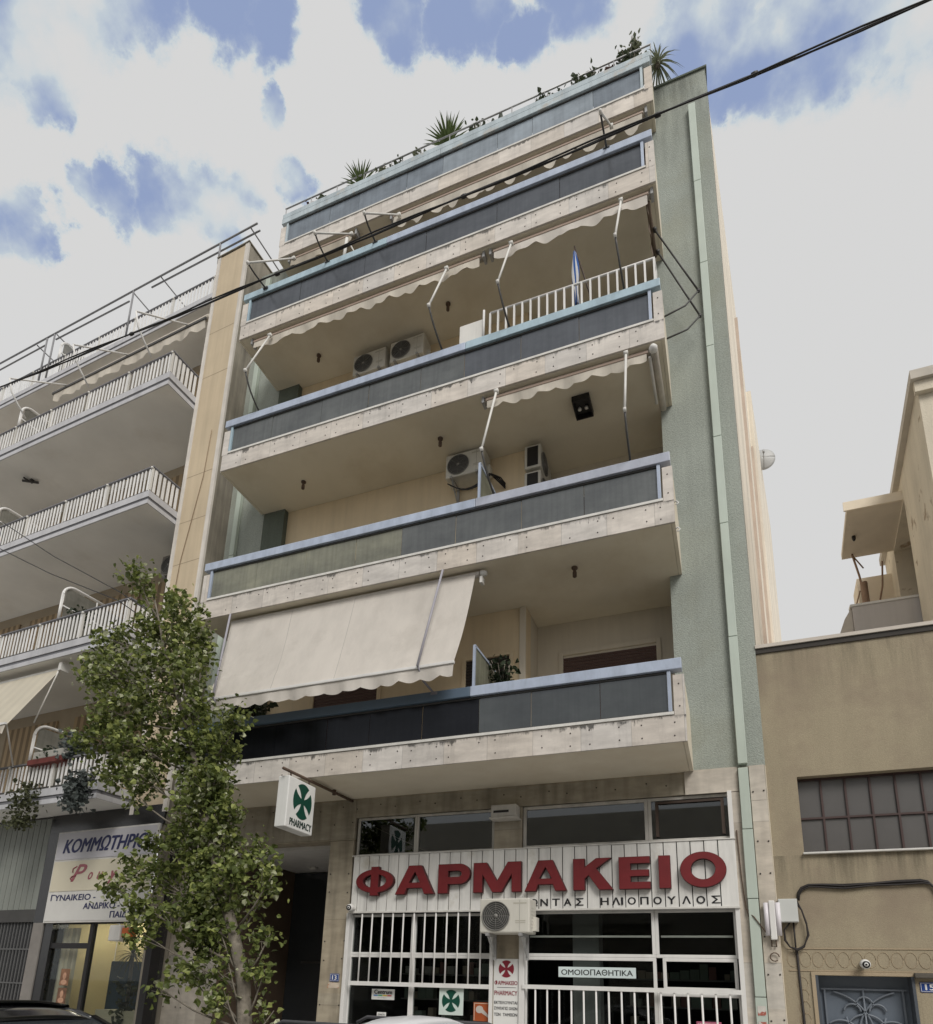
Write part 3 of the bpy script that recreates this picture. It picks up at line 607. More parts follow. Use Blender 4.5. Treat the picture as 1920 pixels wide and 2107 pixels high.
# window cards
def card(name, label, x0, x1, z0, z1, y, mt):
    t = thing(name, label, 'sign', ((x0+x1)/2, y, z0)); MB().box(x0,x1,y,y+.008,z0,z1).build('plate', mt, t, bevel=.002); return t
c = card('window_sign', 'pale strip sign reading ΟΜΟΙΟΠΑΘΗΤΙΚΑ in black inside the pharmacy door glass', -1.85,-.83,1.735,1.87,.055, M('pale_blue_strip', (.60,.68,.68), .5))
text('ΟΜΟΙΟΠΑΘΗΤΙΚΑ', -1.81, -.87, 1.765, 1.84, .054, BLK, 'lettering', c, off=.012)
c = card('window_sign', 'square card with a round dark green cross in the lower pharmacy window', -3.545,-3.18,1.185,1.56,-.02, M('pale_green_card', (.56,.64,.60), .5))
MB().prism([(p[0]*.135,p[1]*.15) for p in cross_poly()], (-3.365,-.0205,1.375), (1,0,0), (0,0,1), (0,-.002,0)).build('cross_emblem', GREENX, c)
c = card('poster', 'small orange poster with a pale hairdryer shape, left of the red cross board', -3.05,-2.80,1.12,1.37,.04, M('orange_print', (.36,.085,.025), .5, .15, 8))
MB().prism(ell(-2.96,1.275,.055,.05,20)+[], (0,.0395,0), (1,0,0), (0,0,1), (0,-.002,0)).prism([(-2.945,1.24),(-2.92,1.29),(-2.81,1.19),(-2.83,1.17)], (0,.0392,0), (1,0,0), (0,0,1), (0,-.0022,0)).build('picture', M('pale_print', (.5,.46,.42)), c)
MB().box(-3.04,-2.81,.0385,.0395,1.352,1.36).box(-3.04,-3.032,.0385,.0395,1.13,1.352).build('border', M('cream_print', (.6,.5,.4)), c)
c = card('window_sign', 'white card reading Centrum with a coloured band in the left pharmacy window', -4.665,-4.29,1.355,1.505,.055, SIGNP)
text('Centrum', -4.62,-4.33,1.435,1.495,.054, BLK, 'lettering', c, off=.03)
for i, cc in enumerate(((.1,.25,.5),(.1,.4,.2),(.6,.45,.05),(.5,.1,.1))): MB().box(-4.63+i*.075,-4.56+i*.075,.0535,.0545,1.405,1.425).build('colour_band', M('band_%d' % i, cc), c)
text('Νέα Σύνθεση', -4.56,-4.42,1.372,1.388,.054, BLK, 'lettering', c)
c = card('window_sign', 'tiny white notice low in the left pharmacy window', -4.56,-4.41,1.115,1.18,.055, SIGNP)
text('ΩΘΗΣΤΕ', -4.54,-4.43,1.135,1.16,.054, BLK, 'lettering', c, off=.02)
c = card('poster', 'pink notice behind the bars low in the right pharmacy door', -.12,.17,1.1,1.24,.05, M('pink_print', (.45,.12,.2), .6))
text('ΕΦΗΜΕΡΕΥΟΝΤΑ', -.10,.15,1.195,1.225,.049, SIGNP, 'lettering', c)
# house numbers
BLUEP = M('blue_enamel', (.02,.055,.22), .35, .05)
def housenum(label, s_, x0, x1, z0, z1, y):
    t = thing('house_number', label, 'house number', ((x0+x1)/2, y, z0))
    b = MB(); r_ = .012; pts = []
    for cx_, cz_, a in ((x1-r_,z1-r_,0),(x0+r_,z1-r_,90),(x0+r_,z0+r_,180),(x1-r_,z0+r_,270)):
        for i in range(4): q = R(a+30*i); pts.append((cx_+r_*math.cos(q), cz_+r_*math.sin(q)))
    b.prism(pts, (0,y,0), (1,0,0), (0,0,1), (0,-.006,0)); b.build('plate', BLUEP, t)
    i = .008; f = MB(); yy_ = y-.0075
    f.box(x0+i,x1-i,yy_,yy_+.001,z0+i,z0+i+.004).box(x0+i,x1-i,yy_,yy_+.001,z1-i-.004,z1-i).box(x0+i,x0+i+.004,yy_,yy_+.001,z0+i+.004,z1-i-.004).box(x1-i-.004,x1-i,yy_,yy_+.001,z0+i+.004,z1-i-.004); f.build('border', SIGNP, t)
    w_ = (x1-x0); text(s_, x0+w_*.27, x1-w_*.27, z0+(z1-z0)*.22, z1-(z1-z0)*.22, y-.0075, SIGNP, 'digits', t, off=.03); return t
housenum('small blue enamel plate with white 13 on the marble pier', '13', -5.36,-5.20,1.595,1.71,-.008)
o = MB().add([(-5.4,-.0055,1.5),(-5.19,-.0055,1.5),(-5.185,-.0055,1.575),(-5.38,-.0055,1.58)], [(0,1,2,3)]).build('sticker_remnant', M('torn_paper', (.55,.47,.38), .9, .2, 12, blotch=(.45,.16,.06), blo=(.56,.6), bls=9)); tag(o, 'torn pale and orange sticker under the blue 13 plate', 'sticker'); recenter(o)
# small stickers on the right drainpipe
for zz, lb in ((1.40,'torn red and white sticker on the green drainpipe, upper one'),(1.22,'torn red and white sticker on the green drainpipe, lower one')):
    o = MB().box(.585,.675,-.094,-.0925,zz-.06,zz+.05).build('sticker', M('torn_sticker', (.55,.52,.48), .9, .15, 12, blotch=(.35,.10,.07), blo=(.5,.55), bls=14)); tag(o, lb, 'sticker'); recenter(o)

# ------------------------------------------------------------------ air conditioners
ACW = M('ac_ivory', (.60,.58,.52), .5, .05, 2, streak=.14); ACD = M('ac_dark_fan', (.06,.06,.058), .6, .1)
ACG = M('ac_grille_wire', (.20,.195,.18), .5)
def ac_unit(label, w_=.78, h=.52, d=.3, mt=ACW, brk=True):
    t = thing('air_conditioner', label, 'air conditioner', (0,0,0))
    MB().box(-w_/2,w_/2,-d,0,.02,h).build('casing', mt, t, bevel=.018)
    cx_ = -w_*.17; r_ = min(h*.40, w_*.3)
    f = MB().prism(ell(cx_,h*.51,r_,r_,36), (0,-d-.004,0), (1,0,0), (0,0,1), (0,.003,0)); f.build('fan', ACD, t)
    g_ = MB()
    for k in range(1, 8):
        rr_ = r_*k/7; g_.tube([(cx_+rr_*math.cos(a*math.pi/14), -d-.012, h*.51+rr_*math.sin(a*math.pi/14)) for a in range(29)], .0035 if k < 7 else .008, 5)
    for k in range(8): a = k*math.pi/4; g_.tube([(cx_,-d-.010,h*.51),(cx_+r_*math.cos(a),-d-.010,h*.51+r_*math.sin(a))], .003, 4)
    g_.lathe([(.03,0),(.03,.012)], (cx_,-d-.004,h*.51), (0,-1,0), 12)
    g_.build('fan_grille', ACG, t)
    MB().box(w_*.30-.001,w_*.30+.003,-d-.0015,-d+.002,.05,h-.03).build('panel_seam', ACG, t)
    MB().box(w_*.18,w_*.44,-d-.002,-d+.001,h*.84,h*.88).box(w_*.22,w_*.42,-d-.002,-d+.001,h*.36,h*.39).box(w_*.22,w_*.42,-d-.002,-d+.001,h*.31,h*.33).build('label_strip', M('ac_label', (.42,.40,.34), .5), t)
    s_ = MB()
    for k in range(7): s_.box(w_/2+.001,w_/2+.004,-d*.85,-d*.3,h*.2+k*h*.09,h*.2+k*h*.09+.012)
    s_.box(w_/2,w_/2+.05,-d*.5,-d*.12,h*.12,h*.5); s_.build('valve_cover', mt, t, bevel=.006)
    if brk:
        b_ = MB()
        for x in (-w_*.33, w_*.33): b_.box(x-.02,x+.02,-d-.04,.0,-.02,.018); b_.box(x-.02,x+.02,-.03,0,-.32,-.021); b_.bar((x,-d+.02,-.02),(x,-.02,-.28),.02,.02)
        b_.build('bracket', ALU, t)
    return t
ac = ac_unit('ivory air conditioner mounted on the pharmacy sign, over the cross board', .70, .48, .33)
ac.location = (-2.47, -.09, 2.26)
ac2 = dup(ac, (-5.42,.10,12.86), label='air conditioner on the second balcony from the top, left of the pair'); ac2['group'] = 'air conditioners on the balconies'
dup(ac2, (-4.62,.10,12.88), label='air conditioner on the second balcony from the top, right of the pair')
ac4 = dup(ac2, (-3.36,.10,9.93), label='air conditioner with looped pipes below it, left of the clear balcony partition')
px_ = MB()
for i in range(4): px_.tube([(-3.70+.38*a/4.5+.015*i, -.14-.012*i, 9.92-.20*math.sin(math.pi*a/9)-.018*i) for a in range(10)]+[(-2.86+.03*i,-.05,9.86),(-2.72,.06,9.72+.03*i)], .011, 6)
o = px_.build('pipes', BLACK, ac4); 
stk = ac_unit('upper of two air conditioners stacked on the side wall of the recess', .72, .47, .28, brk=False); stk.location = (-2.36,.31,9.88); stk.rotation_euler = (0,0,R(90))
MB().box(-.366,-.3605,-.235,-.05,.06,.43).build('side_opening', BLACK, stk, world=False)
d_ = dup(stk, (-2.36,.31,9.36), label='lower of two air conditioners stacked on the side wall of the recess'); d_['group'] = stk['group'] = 'stacked air conditioners'
vb = thing('vent_box', 'dirty white slotted vent box on the pier between the mezzanine windows', 'vent', (-2.58,-.2,3.92))
MB().box(-2.77,-2.39,-.2,-.006,3.94,4.12).build('casing', DIRTYW, vb, bevel=.012); MB().box(-2.73,-2.5,-.203,-.199,4.0,4.035).build('slot', BLACK, vb); MB().box(-2.79,-2.37,-.22,-.006,3.915,3.936).build('tray', DIRTYW, vb, bevel=.004)
def camera_bullet(label, x, y, z):
    t = thing('security_camera', label, 'security camera', (x,y,z))
    MB().lathe([(.035,0),(.05,.02),(.055,.06),(.05,.10),(.03,.115)], (x,y,z), (.05,-1,-.12), 18).build('housing', WHITE, t)
    MB().lathe([(.040,.100),(.040,.116),(.02,.118)], (x,y,z), (.05,-1,-.12), 18).build('lens_ring', BLACK, t)
    MB().lathe([(.022,.1165),(.022,.1195),(.012,.1205)], (x,y,z), (.05,-1,-.12), 16).build('lens', SIGNP, t)
    MB().lathe([(.012,.118),(.012,.1225)], (x,y,z), (.05,-1,-.12), 12).build('pupil', BLACK, t)
    MB().lathe([(.04,0),(.04,.012)], (x,y+.05,z), (0,-1,0), 14).tube([(x,y+.05,z),(x,y,z)], .015).build('mount', OFFW, t)
    return t
camera_bullet('white round security camera on the lower left corner of the pharmacy sign', -5.0,-.11,2.69)
camera_bullet('white round security camera above the grey door of number 15', 1.75,-.05,1.955)

# ------------------------------------------------------------------ awnings on the main building
def valance(b, x0, x1, y, z, drop, pitch=.27, amp=.035, wob=.015, m=0, seed=0, lobe=0):
    n = int((x1-x0)/.03); rn = random.Random(seed); ph = rn.random()*6
    def fn(u, v):
        x = x0+(x1-x0)*u; fr_ = ((x-x0)/pitch) % 1
        lo = math.sqrt(max(0, 1-((fr_-.5)/lobe)**2)) if lobe else abs(math.sin(math.pi*fr_))
        zz = z-v*(drop+amp*(lo-.5))
        return (x, y+wob*v*math.sin(x*9+ph)+.01*v*math.sin(x*23+ph), zz)
    b.grid(fn, n, 3, m); return b
def arm(t, top, elbow, foot, mt=OFFW, r=.018):
    b = MB(); b.tube([top, elbow], r, 8); b.lathe([(.035,-.02),(.035,.02)], elbow, (1,0,0), 10); b.lathe([(.04,-.03),(.04,.03)], top, (1,0,0), 10)
    o = b.build('upper_arm', mt, t)
    e, f = Vector(elbow), Vector(foot)
    pts = [e+(f-e)*i/6+Vector((0,-.06,-.03))*math.sin(math.pi*i/6) for i in range(7)]
    b = MB().tube(pts, r*.85, 8); b.box(foot[0]-.05,foot[0]+.05,foot[1]-.04,foot[1]+.02,foot[2]-.02,foot[2]+.015); b.build('lower_arm', DKMET, t)
def retracted(name_label, x0, x1, y, z, arms, cloth=FABRIC2, drop=.2, pitch=.27, seed=0, amp=.05, lobe=0):
    t = thing('awning', name_label, 'awning', ((x0+x1)/2, y, z), 0, 'awnings of the green apartment building')
    MB().tube([(x0-.05,y+.06,z+.03),(x1+.05,y+.06,z+.03)], .05, 12).build('roller', cloth, t)
    b = MB().box(x0,x1,y-.03,y+.0,z-.045,z); b.build('front_bar', M('awning_bar', (.33,.25,.2), .5), t, bevel=.006)
    valance(MB(), x0+.02, x1-.02, y-.02, z-.046, drop, pitch, amp, .03, seed=seed, lobe=lobe).build('valance', cloth, t)
    MB().box(x0-.07,x0-.03,y-.02,y+.12,z-.05,z+.10).box(x1+.03,x1+.07,y-.02,y+.12,z-.05,z+.10).build('end_bracket', ALU, t)
    for top, el, ft in arms: arm(t, top, el, ft)
    return t
# main beige awning let down over the lowest balcony
t = thing('awning', 'large beige awning let down in front of the left half of the lowest balcony', 'awning', (-5.0,-1.6,5.7), 0, 'awnings of the green apartment building')
def fnA(u, v):
    x0 = -7.14+(.24)*v; x1 = -2.77-.07*v*0-.06*v
    x = x0+(x1-x0)*u; y = -1.08-.53*v; z = 7.36-1.645*v
    sag = .05*math.sin(math.pi*v)*(1+.4*math.sin(u*9)); y += sag*.6; z -= sag*.5
    y += (.006*math.sin(u*60+v*7)+.004*math.sin(u*23))*v+.012*max(0,1-u*1.6)*v*v*math.sin(u*70+v*26+2*math.sin(v*9))
    return (x,y,z)
MB().grid(fnA, 90, 40).build('cloth', FABRIC, t)
sm = MB()
for u in (.28,.545): sm.grid(lambda a, v, u=u: tuple(Vector(fnA(u+.003*(a-.5), v))+Vector((0,-.003,0))), 1, 40)
sm.build('seam', M('awning_seam', (.50,.47,.43), .95), t)
MB().tube([(-7.15,-1.04,7.37),(-2.72,-1.04,7.37)], .045, 12).build('roller', FABRIC, t)
MB().box(-6.92,-2.82,-1.645,-1.60,5.68,5.725).build('front_bar', WHITE, t, bevel=.008)
valance(MB(), -6.91, -2.83, -1.625, 5.68, .17, .30, .04, .025, seed=2).build('valance', FABRIC, t)
MB().lathe([(.05,0),(.05,.05),(.03,.09)], (-2.70,-1.04,7.37), (1,0,0), 12).box(-2.70,-2.66,-1.09,-1.0,7.2,7.3).build('crank_gear', OFFW, t)
for xt, xe, xf in ((-3.23,-3.33,-3.27),(-7.05,-6.75,-6.75)):
    MB().tube([(xt,-1.22,7.43),(xe,-1.68,5.70)], .017, 8).build('upper_arm', M('arm_grey', (.33,.32,.36), .5), t)
    MB().tube([(xe,-1.66,5.70),(xe+.02,-1.52,5.55),(xf,-1.2,5.48)], .016, 8).box(xf-.05,xf+.05,-1.25,-1.19,5.46,5.50).build('lower_arm', M('arm_grey_dark', (.22,.21,.23), .5), t)
# second level, right half
zz = Z[2]-.06
retracted('rolled up cream awning under the third balcony, beside the square black lamp box', -2.66,-.22,-1.12,zz,
          [((-.51,-1.27,10.3),(-.52,-1.56,9.05),(-.51,-1.2,8.5)), ((-2.45,-1.25,10.34),(-2.55,-1.55,9.05),(-2.46,-1.2,8.5))], drop=.15, seed=3)
o = thing('side_awning', 'rolled side awning tubes under the right end of the third balcony', 'awning', (-.1,-.6,10.3))
MB().tube([(-.13,-1.18,10.33),(-.11,-.1,10.33)], .05, 12).build('roller', FABRIC2, o); MB().tube([(-.2,-1.12,10.28),(-.19,-.3,10.26)], .022, 8).build('front_bar', OFFW, o)
MB().lathe([(.055,0),(.06,.05),(.03,.09)], (-.14,-1.18,10.31), (0,-1,0), 12).build('end_cap', WHITE, o)
# third level, left and right
zz = Z[3]-.07
retracted('rolled up cream awning with scalloped valance over the two air conditioners', -7.42,-2.82,-1.13,zz,
          [((-7.0,-1.2,13.28),(-7.06,-1.62,12.05),(-7.0,-1.2,11.5)), ((-3.4,-1.22,13.25),(-3.5,-1.6,12.05),(-3.4,-1.2,11.5))], drop=.16, pitch=.29, seed=4)
retracted('rolled up cream awning with wavy valance above the white picket railing', -2.60,-.10,-1.13,zz,
          [((-2.26,-1.23,13.25),(-2.35,-1.58,12.05),(-2.26,-1.2,11.5)), ((-.5,-1.25,13.25),(-.56,-1.6,12.1),(-.5,-1.2,11.5))], cloth=FABRIC, drop=.16, pitch=.36, seed=5)
o = thing('side_awning', 'side awning frame with two thin dark bent arms sticking out over the green wall', 'awning', (0,-.6,13.2))
MB().tube([(-.12,-1.05,13.3),(-.10,-.2,13.3)], .035, 10).build('roller', BROWNCLOTH, o)
MB().grid(lambda u, v: (-.13+.02*math.sin(u*17)*v, -1.05+.85*u, 13.28-.16*v-.05*abs(math.sin(u*9))*v), 30, 3).build('valance', BROWNCLOTH, o)
for a, e_, f_ in (((-.06,-.655,13.25),(.515,-.6,11.82),(.02,-.95,11.12)), ((-.05,-.295,13.25),(.517,-.25,11.74),(.03,-.6,11.1))):
    MB().tube([a,e_], .014, 7).lathe([(.025,-.02),(.025,.02)], e_, (0,1,0), 8).lathe([(.03,-.03),(.03,.03)], a, (0,1,0), 8).build('upper_arm', DKMET, o)
    e2, f2 = Vector(e_), Vector(f_); mid = e2+(f2-e2)*.4+Vector((0,0,-.09)); MB().tube([e2,mid,f2], .013, 7).build('lower_arm', DKMET, o)
# fourth level
zz = Z[4]-.10
retracted('long rolled up awning with half round scallops under the top balcony', -5.0,-.16,-.42,zz,
          [((-4.83,-.5,16.2),(-4.83,-1.66,14.62),(-4.83,-1.22,14.5)), ((-.69,-.55,16.1),(-.69,-1.8,14.38),(-.69,-1.22,14.5))], drop=.30, pitch=.37, seed=6, amp=.13, lobe=.30)
retracted('short rolled up awning with ragged cloth under the top balcony, left end', -7.42,-5.9,-.42,zz,
          [((-5.83,-.6,16.05),(-5.83,-1.68,14.62),(-5.83,-1.22,14.5)), ((-7.2,-.6,16.05),(-7.2,-1.78,14.42),(-7.2,-1.24,14.45))], cloth=M('ragged_awning_cloth', (.36,.32,.26), .95, .15, 4), drop=.2, pitch=.5, seed=7)
o = MB().tube([(-5.55,-1.15,14.5),(-5.52,-1.15,15.05)], .03, 8).tube([(-5.5,-1.1,15.0),(-5.25,-.6,14.5)], .012, 6).build('pole', OFFW); tag(o, 'short white pole standing behind the rail of the upper balcony', 'pole'); recenter(o)
# lamps under the balconies
def lampholder(x, y, z, label):
    t = thing('ceiling_lamp', label, 'lamp', (x,y,z), 0, 'lamp holders under the balconies')
    MB().lathe([(.045,0),(.045,.02),(.022,.03),(.022,.07),(.03,.08),(.03,.15),(.02,.16)], (x,y,z), (0,0,-1), 12).build('lamp_holder', RUST, t); return t
lampholder(-6.45,-.42,13.44,'small dark lamp holder under the fourth balcony, near the left end'); lampholder(-3.67,-.52,13.44,'small dark lamp holder under the fourth balcony, left of the white screen')
lampholder(-6.43,-.5,10.44,'small dark lamp holder under the third balcony, near the left end'); lampholder(-3.66,-.6,10.44,'small dark lamp holder under the third balcony, above the looped pipes')
lampholder(-1.41,-.66,7.44,'small dark lamp holder under the second balcony'); lampholder(-1.45,.05,16.44,'small dark lamp holder under the top balcony')
o = thing('ceiling_lamp', 'square black open lamp box with two bulbs under the third balcony', 'lamp', (-1.29,-.5,10.36))
MB().box(-1.42,-1.15,-.68,-.66,10.34,10.44).box(-1.42,-1.15,-.32,-.30,10.34,10.44).box(-1.42,-1.40,-.66,-.32,10.34,10.44).box(-1.17,-1.15,-.66,-.32,10.34,10.44).build('lamp_box', BLACK, o)
MB().box(-1.40,-1.17,-.66,-.32,10.425,10.438).build('reflector', M('black_plate', (.03,.03,.03), .4), o)
for x in (-1.34,-1.23): MB().lathe([(.015,0),(.03,.03),(.03,.05),(.01,.065)], (x,-.46,10.425), (0,0,-1), 12).build('bulb', OFFW, o)
# flag
o = thing('flag', 'furled blue and white striped flag on a thin pole behind the white picket railing', 'flag', (-1.2,-1.0,11.8))
MB().tube([(-1.27,-1.02,13.0),(-.95,-.75,11.6)], .013, 8).build('flagpole', BROWNWOOD, o)
def fnF(u, v):
    a = u*2*math.pi; w_ = .02+.026*math.sin(math.pi*min(1,v*1.3))+.012*v
    k_ = 1+.35*math.sin(3*a+v*6); return (-1.272+.03*v+w_*k_*math.cos(a), -1.02+w_*k_*math.sin(a), 12.88-1.08*v)
FL = MB()
for i in range(10):
    FL.grid(lambda u, v, i=i: fnF((i+u)/10, v), 2, 14, i % 2)
FL.build('cloth', [M('flag_white', (.66,.66,.66), .9, transl=.2), M('flag_blue', (.03,.10,.33), .9, transl=.2)], o)
# insulators and hooks on the right end
o = thing('cable_hooks', 'two small white wire hooks on the right end of the second balcony', 'hooks', (.03,-1.2,7.4))
for zz_ in (7.75,7.35):
    MB().tube([(.02,-1.19,zz_),(.05,-1.2,zz_+.01),(.075,-1.2,zz_-.02),(.06,-1.2,zz_-.05),(.035,-1.2,zz_-.04)], .008, 6).build('hook', WHITE, o)

# ------------------------------------------------------------------ left apartment building (turned 3.3 degrees)
TL = R(3.3); BL = Vector((-9.48, -.42, 0))
def LW(p): return (BL.x+p[0]*math.cos(TL)+p[1]*math.sin(TL), BL.y-p[0]*math.sin(TL)+p[1]*math.cos(TL), p[2])
def LO(mb): mb.v = [LW(p) for p in mb.v]; return mb
LFR = lambda y: (Vector(LW((0,y,0))), Vector((math.cos(TL),-math.sin(TL),0)), Vector((0,0,1)))
TAN = M('tan_pilaster_render', (.54,.445,.315), .9, .07, 1.5, .2, 90, streak=.14, sscale=(6,6,.3))
STRIPW = M('whitewashed_edge', (.64,.60,.55), .9, .1, 4, .2, 60, streak=.25)
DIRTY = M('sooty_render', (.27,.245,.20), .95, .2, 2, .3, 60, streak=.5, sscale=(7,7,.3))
SOFL = M('grey_soffit_paint', (.74,.73,.70), .9, .08, 1, .1, 50, blotch=(.62,.59,.54), blo=(.55,.85), bls=.6)
BANDL = M('lilac_grey_band', (.50,.50,.52), .7, .06, 2, streak=.18)
GROOVE = M('groove_grey', (.17,.17,.185), .8)
SLAT = M('white_slat_paint', (.76,.75,.74), .55, .08, 5, streak=.2)
STRIPED = M('striped_shade_cloth', (.42,.315,.20), .9, .08, 2, rib=(0,.21,.45,.25))
B = thing('apartment_building', 'older apartment building on the left with white slatted balcony rails and a tan pilaster', 'building', BL, -TL)
def lb(mb, name, mats, parent=B, **k): return LO(mb).build(name, mats, parent, **k)
lb(MB().box(.1,.80,-.004,.4,4.35,17.30), 'pilaster', TAN)
lb(MB().box(0,.10,-.014,.4,4.35,17.30), 'pilaster_edge', STRIPW); lb(MB().box(.80,.90,-.014,.03,4.35,17.32), 'pilaster_edge', STRIPW)
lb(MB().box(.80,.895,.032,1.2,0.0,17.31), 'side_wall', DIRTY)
lb(MB().box(-.02,.92,-.03,1.2,17.325,17.35), 'coping', DIRTY)
jt = MB()
for zz_ in (11.4,10.32,9.36,8.4,7.3,13.9,15.1): jt.box(.1,.8,-.0055,-.0035,zz_,zz_+.012)
lb(jt, 'wall_joint', M('joint_grey', (.30,.24,.17)))
lb(MB().tube([(.62,-.02,12.4),(.58,-.02,11.3),(.42,-.02,10.2),(.30,-.02,9.4),(.25,-.02,8.2)], .008, 5), 'wall_cable', M('tan_cable', (.28,.21,.14)))
lb(MB().box(-9,.0,1.1,1.4,4.4,16.1), 'back_wall', M('dull_tan_wall', (.37,.31,.23), .9, .1))
lb(MB().box(-9,.85,1.3,11,16.1,16.4), 'roof', SOFL)
LZ = [(4.49,4.78,5.34),(7.43,7.72,8.33),(10.34,10.62,11.21),(13.16,13.46,14.03),(16.10,16.36,16.90)]
for k, (zb, zt_, zr) in enumerate(LZ):
    yf = -.7 if k < 4 else 0.0; xr = .0 if k < 4 else -.02
    b = MB().box(-9,xr-.03,yf+.03,1.1,zb+.002,zt_-.02)
    bal = lb(b, 'balcony', SOFL)
    h = zt_-zb
    f = MB().box(-9,xr,yf,yf+.028,zb+h*.52,zt_,0).box(-9,xr-.018,yf+.018,yf+.03,zb+h*.30,zb+h*.52,1).box(-9,xr-.005,yf+.004,yf+.03,zb,zb+h*.30,0)
    if k < 4: f.box(xr-.028,xr,yf+.03,-.005,zb+h*.52,zt_,0).box(xr-.03,xr-.018,yf+.03,-.005,zb+h*.30,zb+h*.52,1).box(xr-.03,xr-.005,yf+.03,-.005,zb,zb+h*.30,0)
    lb(f, 'fascia', [BANDL, GROOVE], bal)
    hr = MB().box(-9,xr-.02,yf+.02,yf+.075,zr-.03,zr)
    if k < 4: hr.box(xr-.075,xr-.02,yf+.075,-.01,zr-.03,zr)
    hrail = lb(hr, 'handrail', GROOVE, bal, bevel=.005)
    po = MB(); i = 0
    x = xr-.05
    po_x = [xr-.05-1.25*j for j in range(8)]
    for px2 in po_x: po.box(px2-.015,px2+.015,yf+.02,yf+.065,zt_,zr-.031); po.lathe([(.022,-.02),(.026,0),(.022,.02)], (px2,yf+.018,zr-.05), (0,-1,0), 10)
    lb(po, 'rail_post', OFFW, bal)
    sl = MB(); rn = random.Random(40+k); x = xr-.12
    while x > -9:
        if min(abs(x-q) for q in po_x) > .05:
            zlo = zt_+.05; q = rn.uniform(-.006,.006)
            sl.hexa([(x-.021,yf+.03,zlo),(x+.021,yf+.03,zlo),(x+.021,yf+.042,zlo),(x-.021,yf+.042,zlo)], [(x-.021+q,yf+.03,zr-.11),(x+.021+q,yf+.03,zr-.11),(x+.021+q,yf+.042,zr-.11),(x-.021+q,yf+.042,zr-.11)])
            sl.prism([(x-.021+q,zr-.11),(x+.021+q,zr-.11),(x+.008+q,zr-.05),(x-.008+q,zr-.05)], (0,yf+.03,0), (1,0,0), (0,0,1), (0,.012,0))
        x -= .103
    if k < 4:
        y_ = yf+.12
        while y_ < -.04: sl.box(xr-.05,xr-.038,y_-.028,y_+.028,zt_+.05,zr-.04); y_ += .103
    lb(sl, 'slats', SLAT, bal)
    lb(MB().box(-9,xr-.03,yf+.025,yf+.05,zt_+.02,zt_+.045), 'bottom_rail', DKMET, bal)
    if k < 4:
        zc = LZ[k+1][0] if k < 4 else zt_+2.7
        for xa, xb in ((-8.5,-6.4),(-6.0,-4.2),(-3.6,-2.2),(-1.7,-.9) if k != 2 else (-1.75,-1.0)):
            lb(MB().box(xa,xb,1.06,1.098,zt_,zc-.28), 'shade_cloth', STRIPED, B)
        lb(MB().box(-.45,-.02,1.0,1.098,zt_,zc-.25), 'shutter', STRIPED, B)
# light partitions in rounded white tube frames
def divider(x, zt_, h, yf=-.62):
    P0 = [(yf,zt_),(yf,zt_+h-.22)]; P1 = []
    for i in range(7): a = R(180-90*i/6); P1.append((yf+.24+.24*math.cos(a), zt_+h-.24+.24*math.sin(a)))
    pts = [(x,p[0],p[1]) for p in P0+P1]+[(x,1.0,zt_+h+.02)]
    o = lb(MB().tube(pts, .028, 10).tube([(x,yf,zt_+h*.42),(x,1.0,zt_+h*.42)], .018, 8).tube([(x,yf+.72,zt_-.4),(x,yf+.72,zt_+h)], .018, 8), 'partition', WHITE, B)
    lb(MB().box(x-.004,x+.004,yf+.06,1.0,zt_-.3,zt_+h*.93), 'pane', panel_glass('smoky_partition_%d' % int(zt_*10+x*-3), (.34,.33,.29), .5, .06), o)
for x, k in ((-2.12,0),(-2.12,1),(-5.08,2),(-5.1,3),(-5.45,4)): divider(x, LZ[k][2], .82 if k < 2 else .72, -.62 if k < 4 else .08)
# roof frame of thin pipes
pg = MB()
pg.tube([(-9.5,0,17.84),(1.05,0,17.80)], .022, 8).tube([(-5.8,.10,17.78),(-3.05,.10,17.72)], .02, 8).tube([(-2.3,.10,17.78),(1.05,.10,17.72)], .02, 8).tube([(-9.5,.1,17.78),(-6.2,.1,17.78)], .02, 8)
for x, zlo in ((-.02,17.2),(-2.8,16.4),(-5.7,16.4),(-6.0,16.4)): pg.tube([(x,0,17.8),(x,.02,zlo)], .022, 8)
for x in (.85,-1.9,-2.84,-5.66,-6.45): pg.tube([(x,.02,17.8),(x+.05,2.6,17.55)], .016, 7)
pg.tube([(.9,2.5,16.4),(.9,2.5,17.6)], .02, 8)
lb(pg, 'roof_frame', M('dark_grey_pipe', (.22,.22,.23), .5, .1), B)
# ground floor of the left building: shop
MARBK = M('black_marble', (.018,.018,.019), .25, .3, 3, spec=.6, blotch=(.09,.09,.088), blo=(.68,.74), bls=2)
lb(MB().box(-2.06,.87,-.01,.3,4.14,4.49), 'shop_lintel', MARBK); lb(MB().box(-2.06,-1.76,-.012,.3,2.48,4.138), 'shop_pier', MARBK)
lb(MB().box(-1.75,-1.52,.0,.3,0,2.47), 'shop_pier', MARBK); lb(MB().box(.86,.98,.2,.3,0,4.138), 'shop_pier', MARBK)
lb(MB().box(-2.04,-1.755,-.02,.35,0,2.478), 'stone_pier', M('grey_stone_pier', (.21,.195,.18), .8, .15, 3, .2, 40))
c_ = MB()
for i in range(16): x = -2.08-.165*i; c_.box(x-.150,x,-.004+.012*(i%2)*0,.04,2.73,4.45); c_.box(x-.165,x-.152,.012,.03,2.73,4.45,1)
lb(c_, 'metal_cladding', [M('grey_green_metal', (.235,.25,.225), .55, .08, 2, streak=.2), BLACK])
lb(MB().box(-4.8,-2.06,.0,.06,2.50,2.728), 'shutter_box', DKMET)
gr = MB(); 
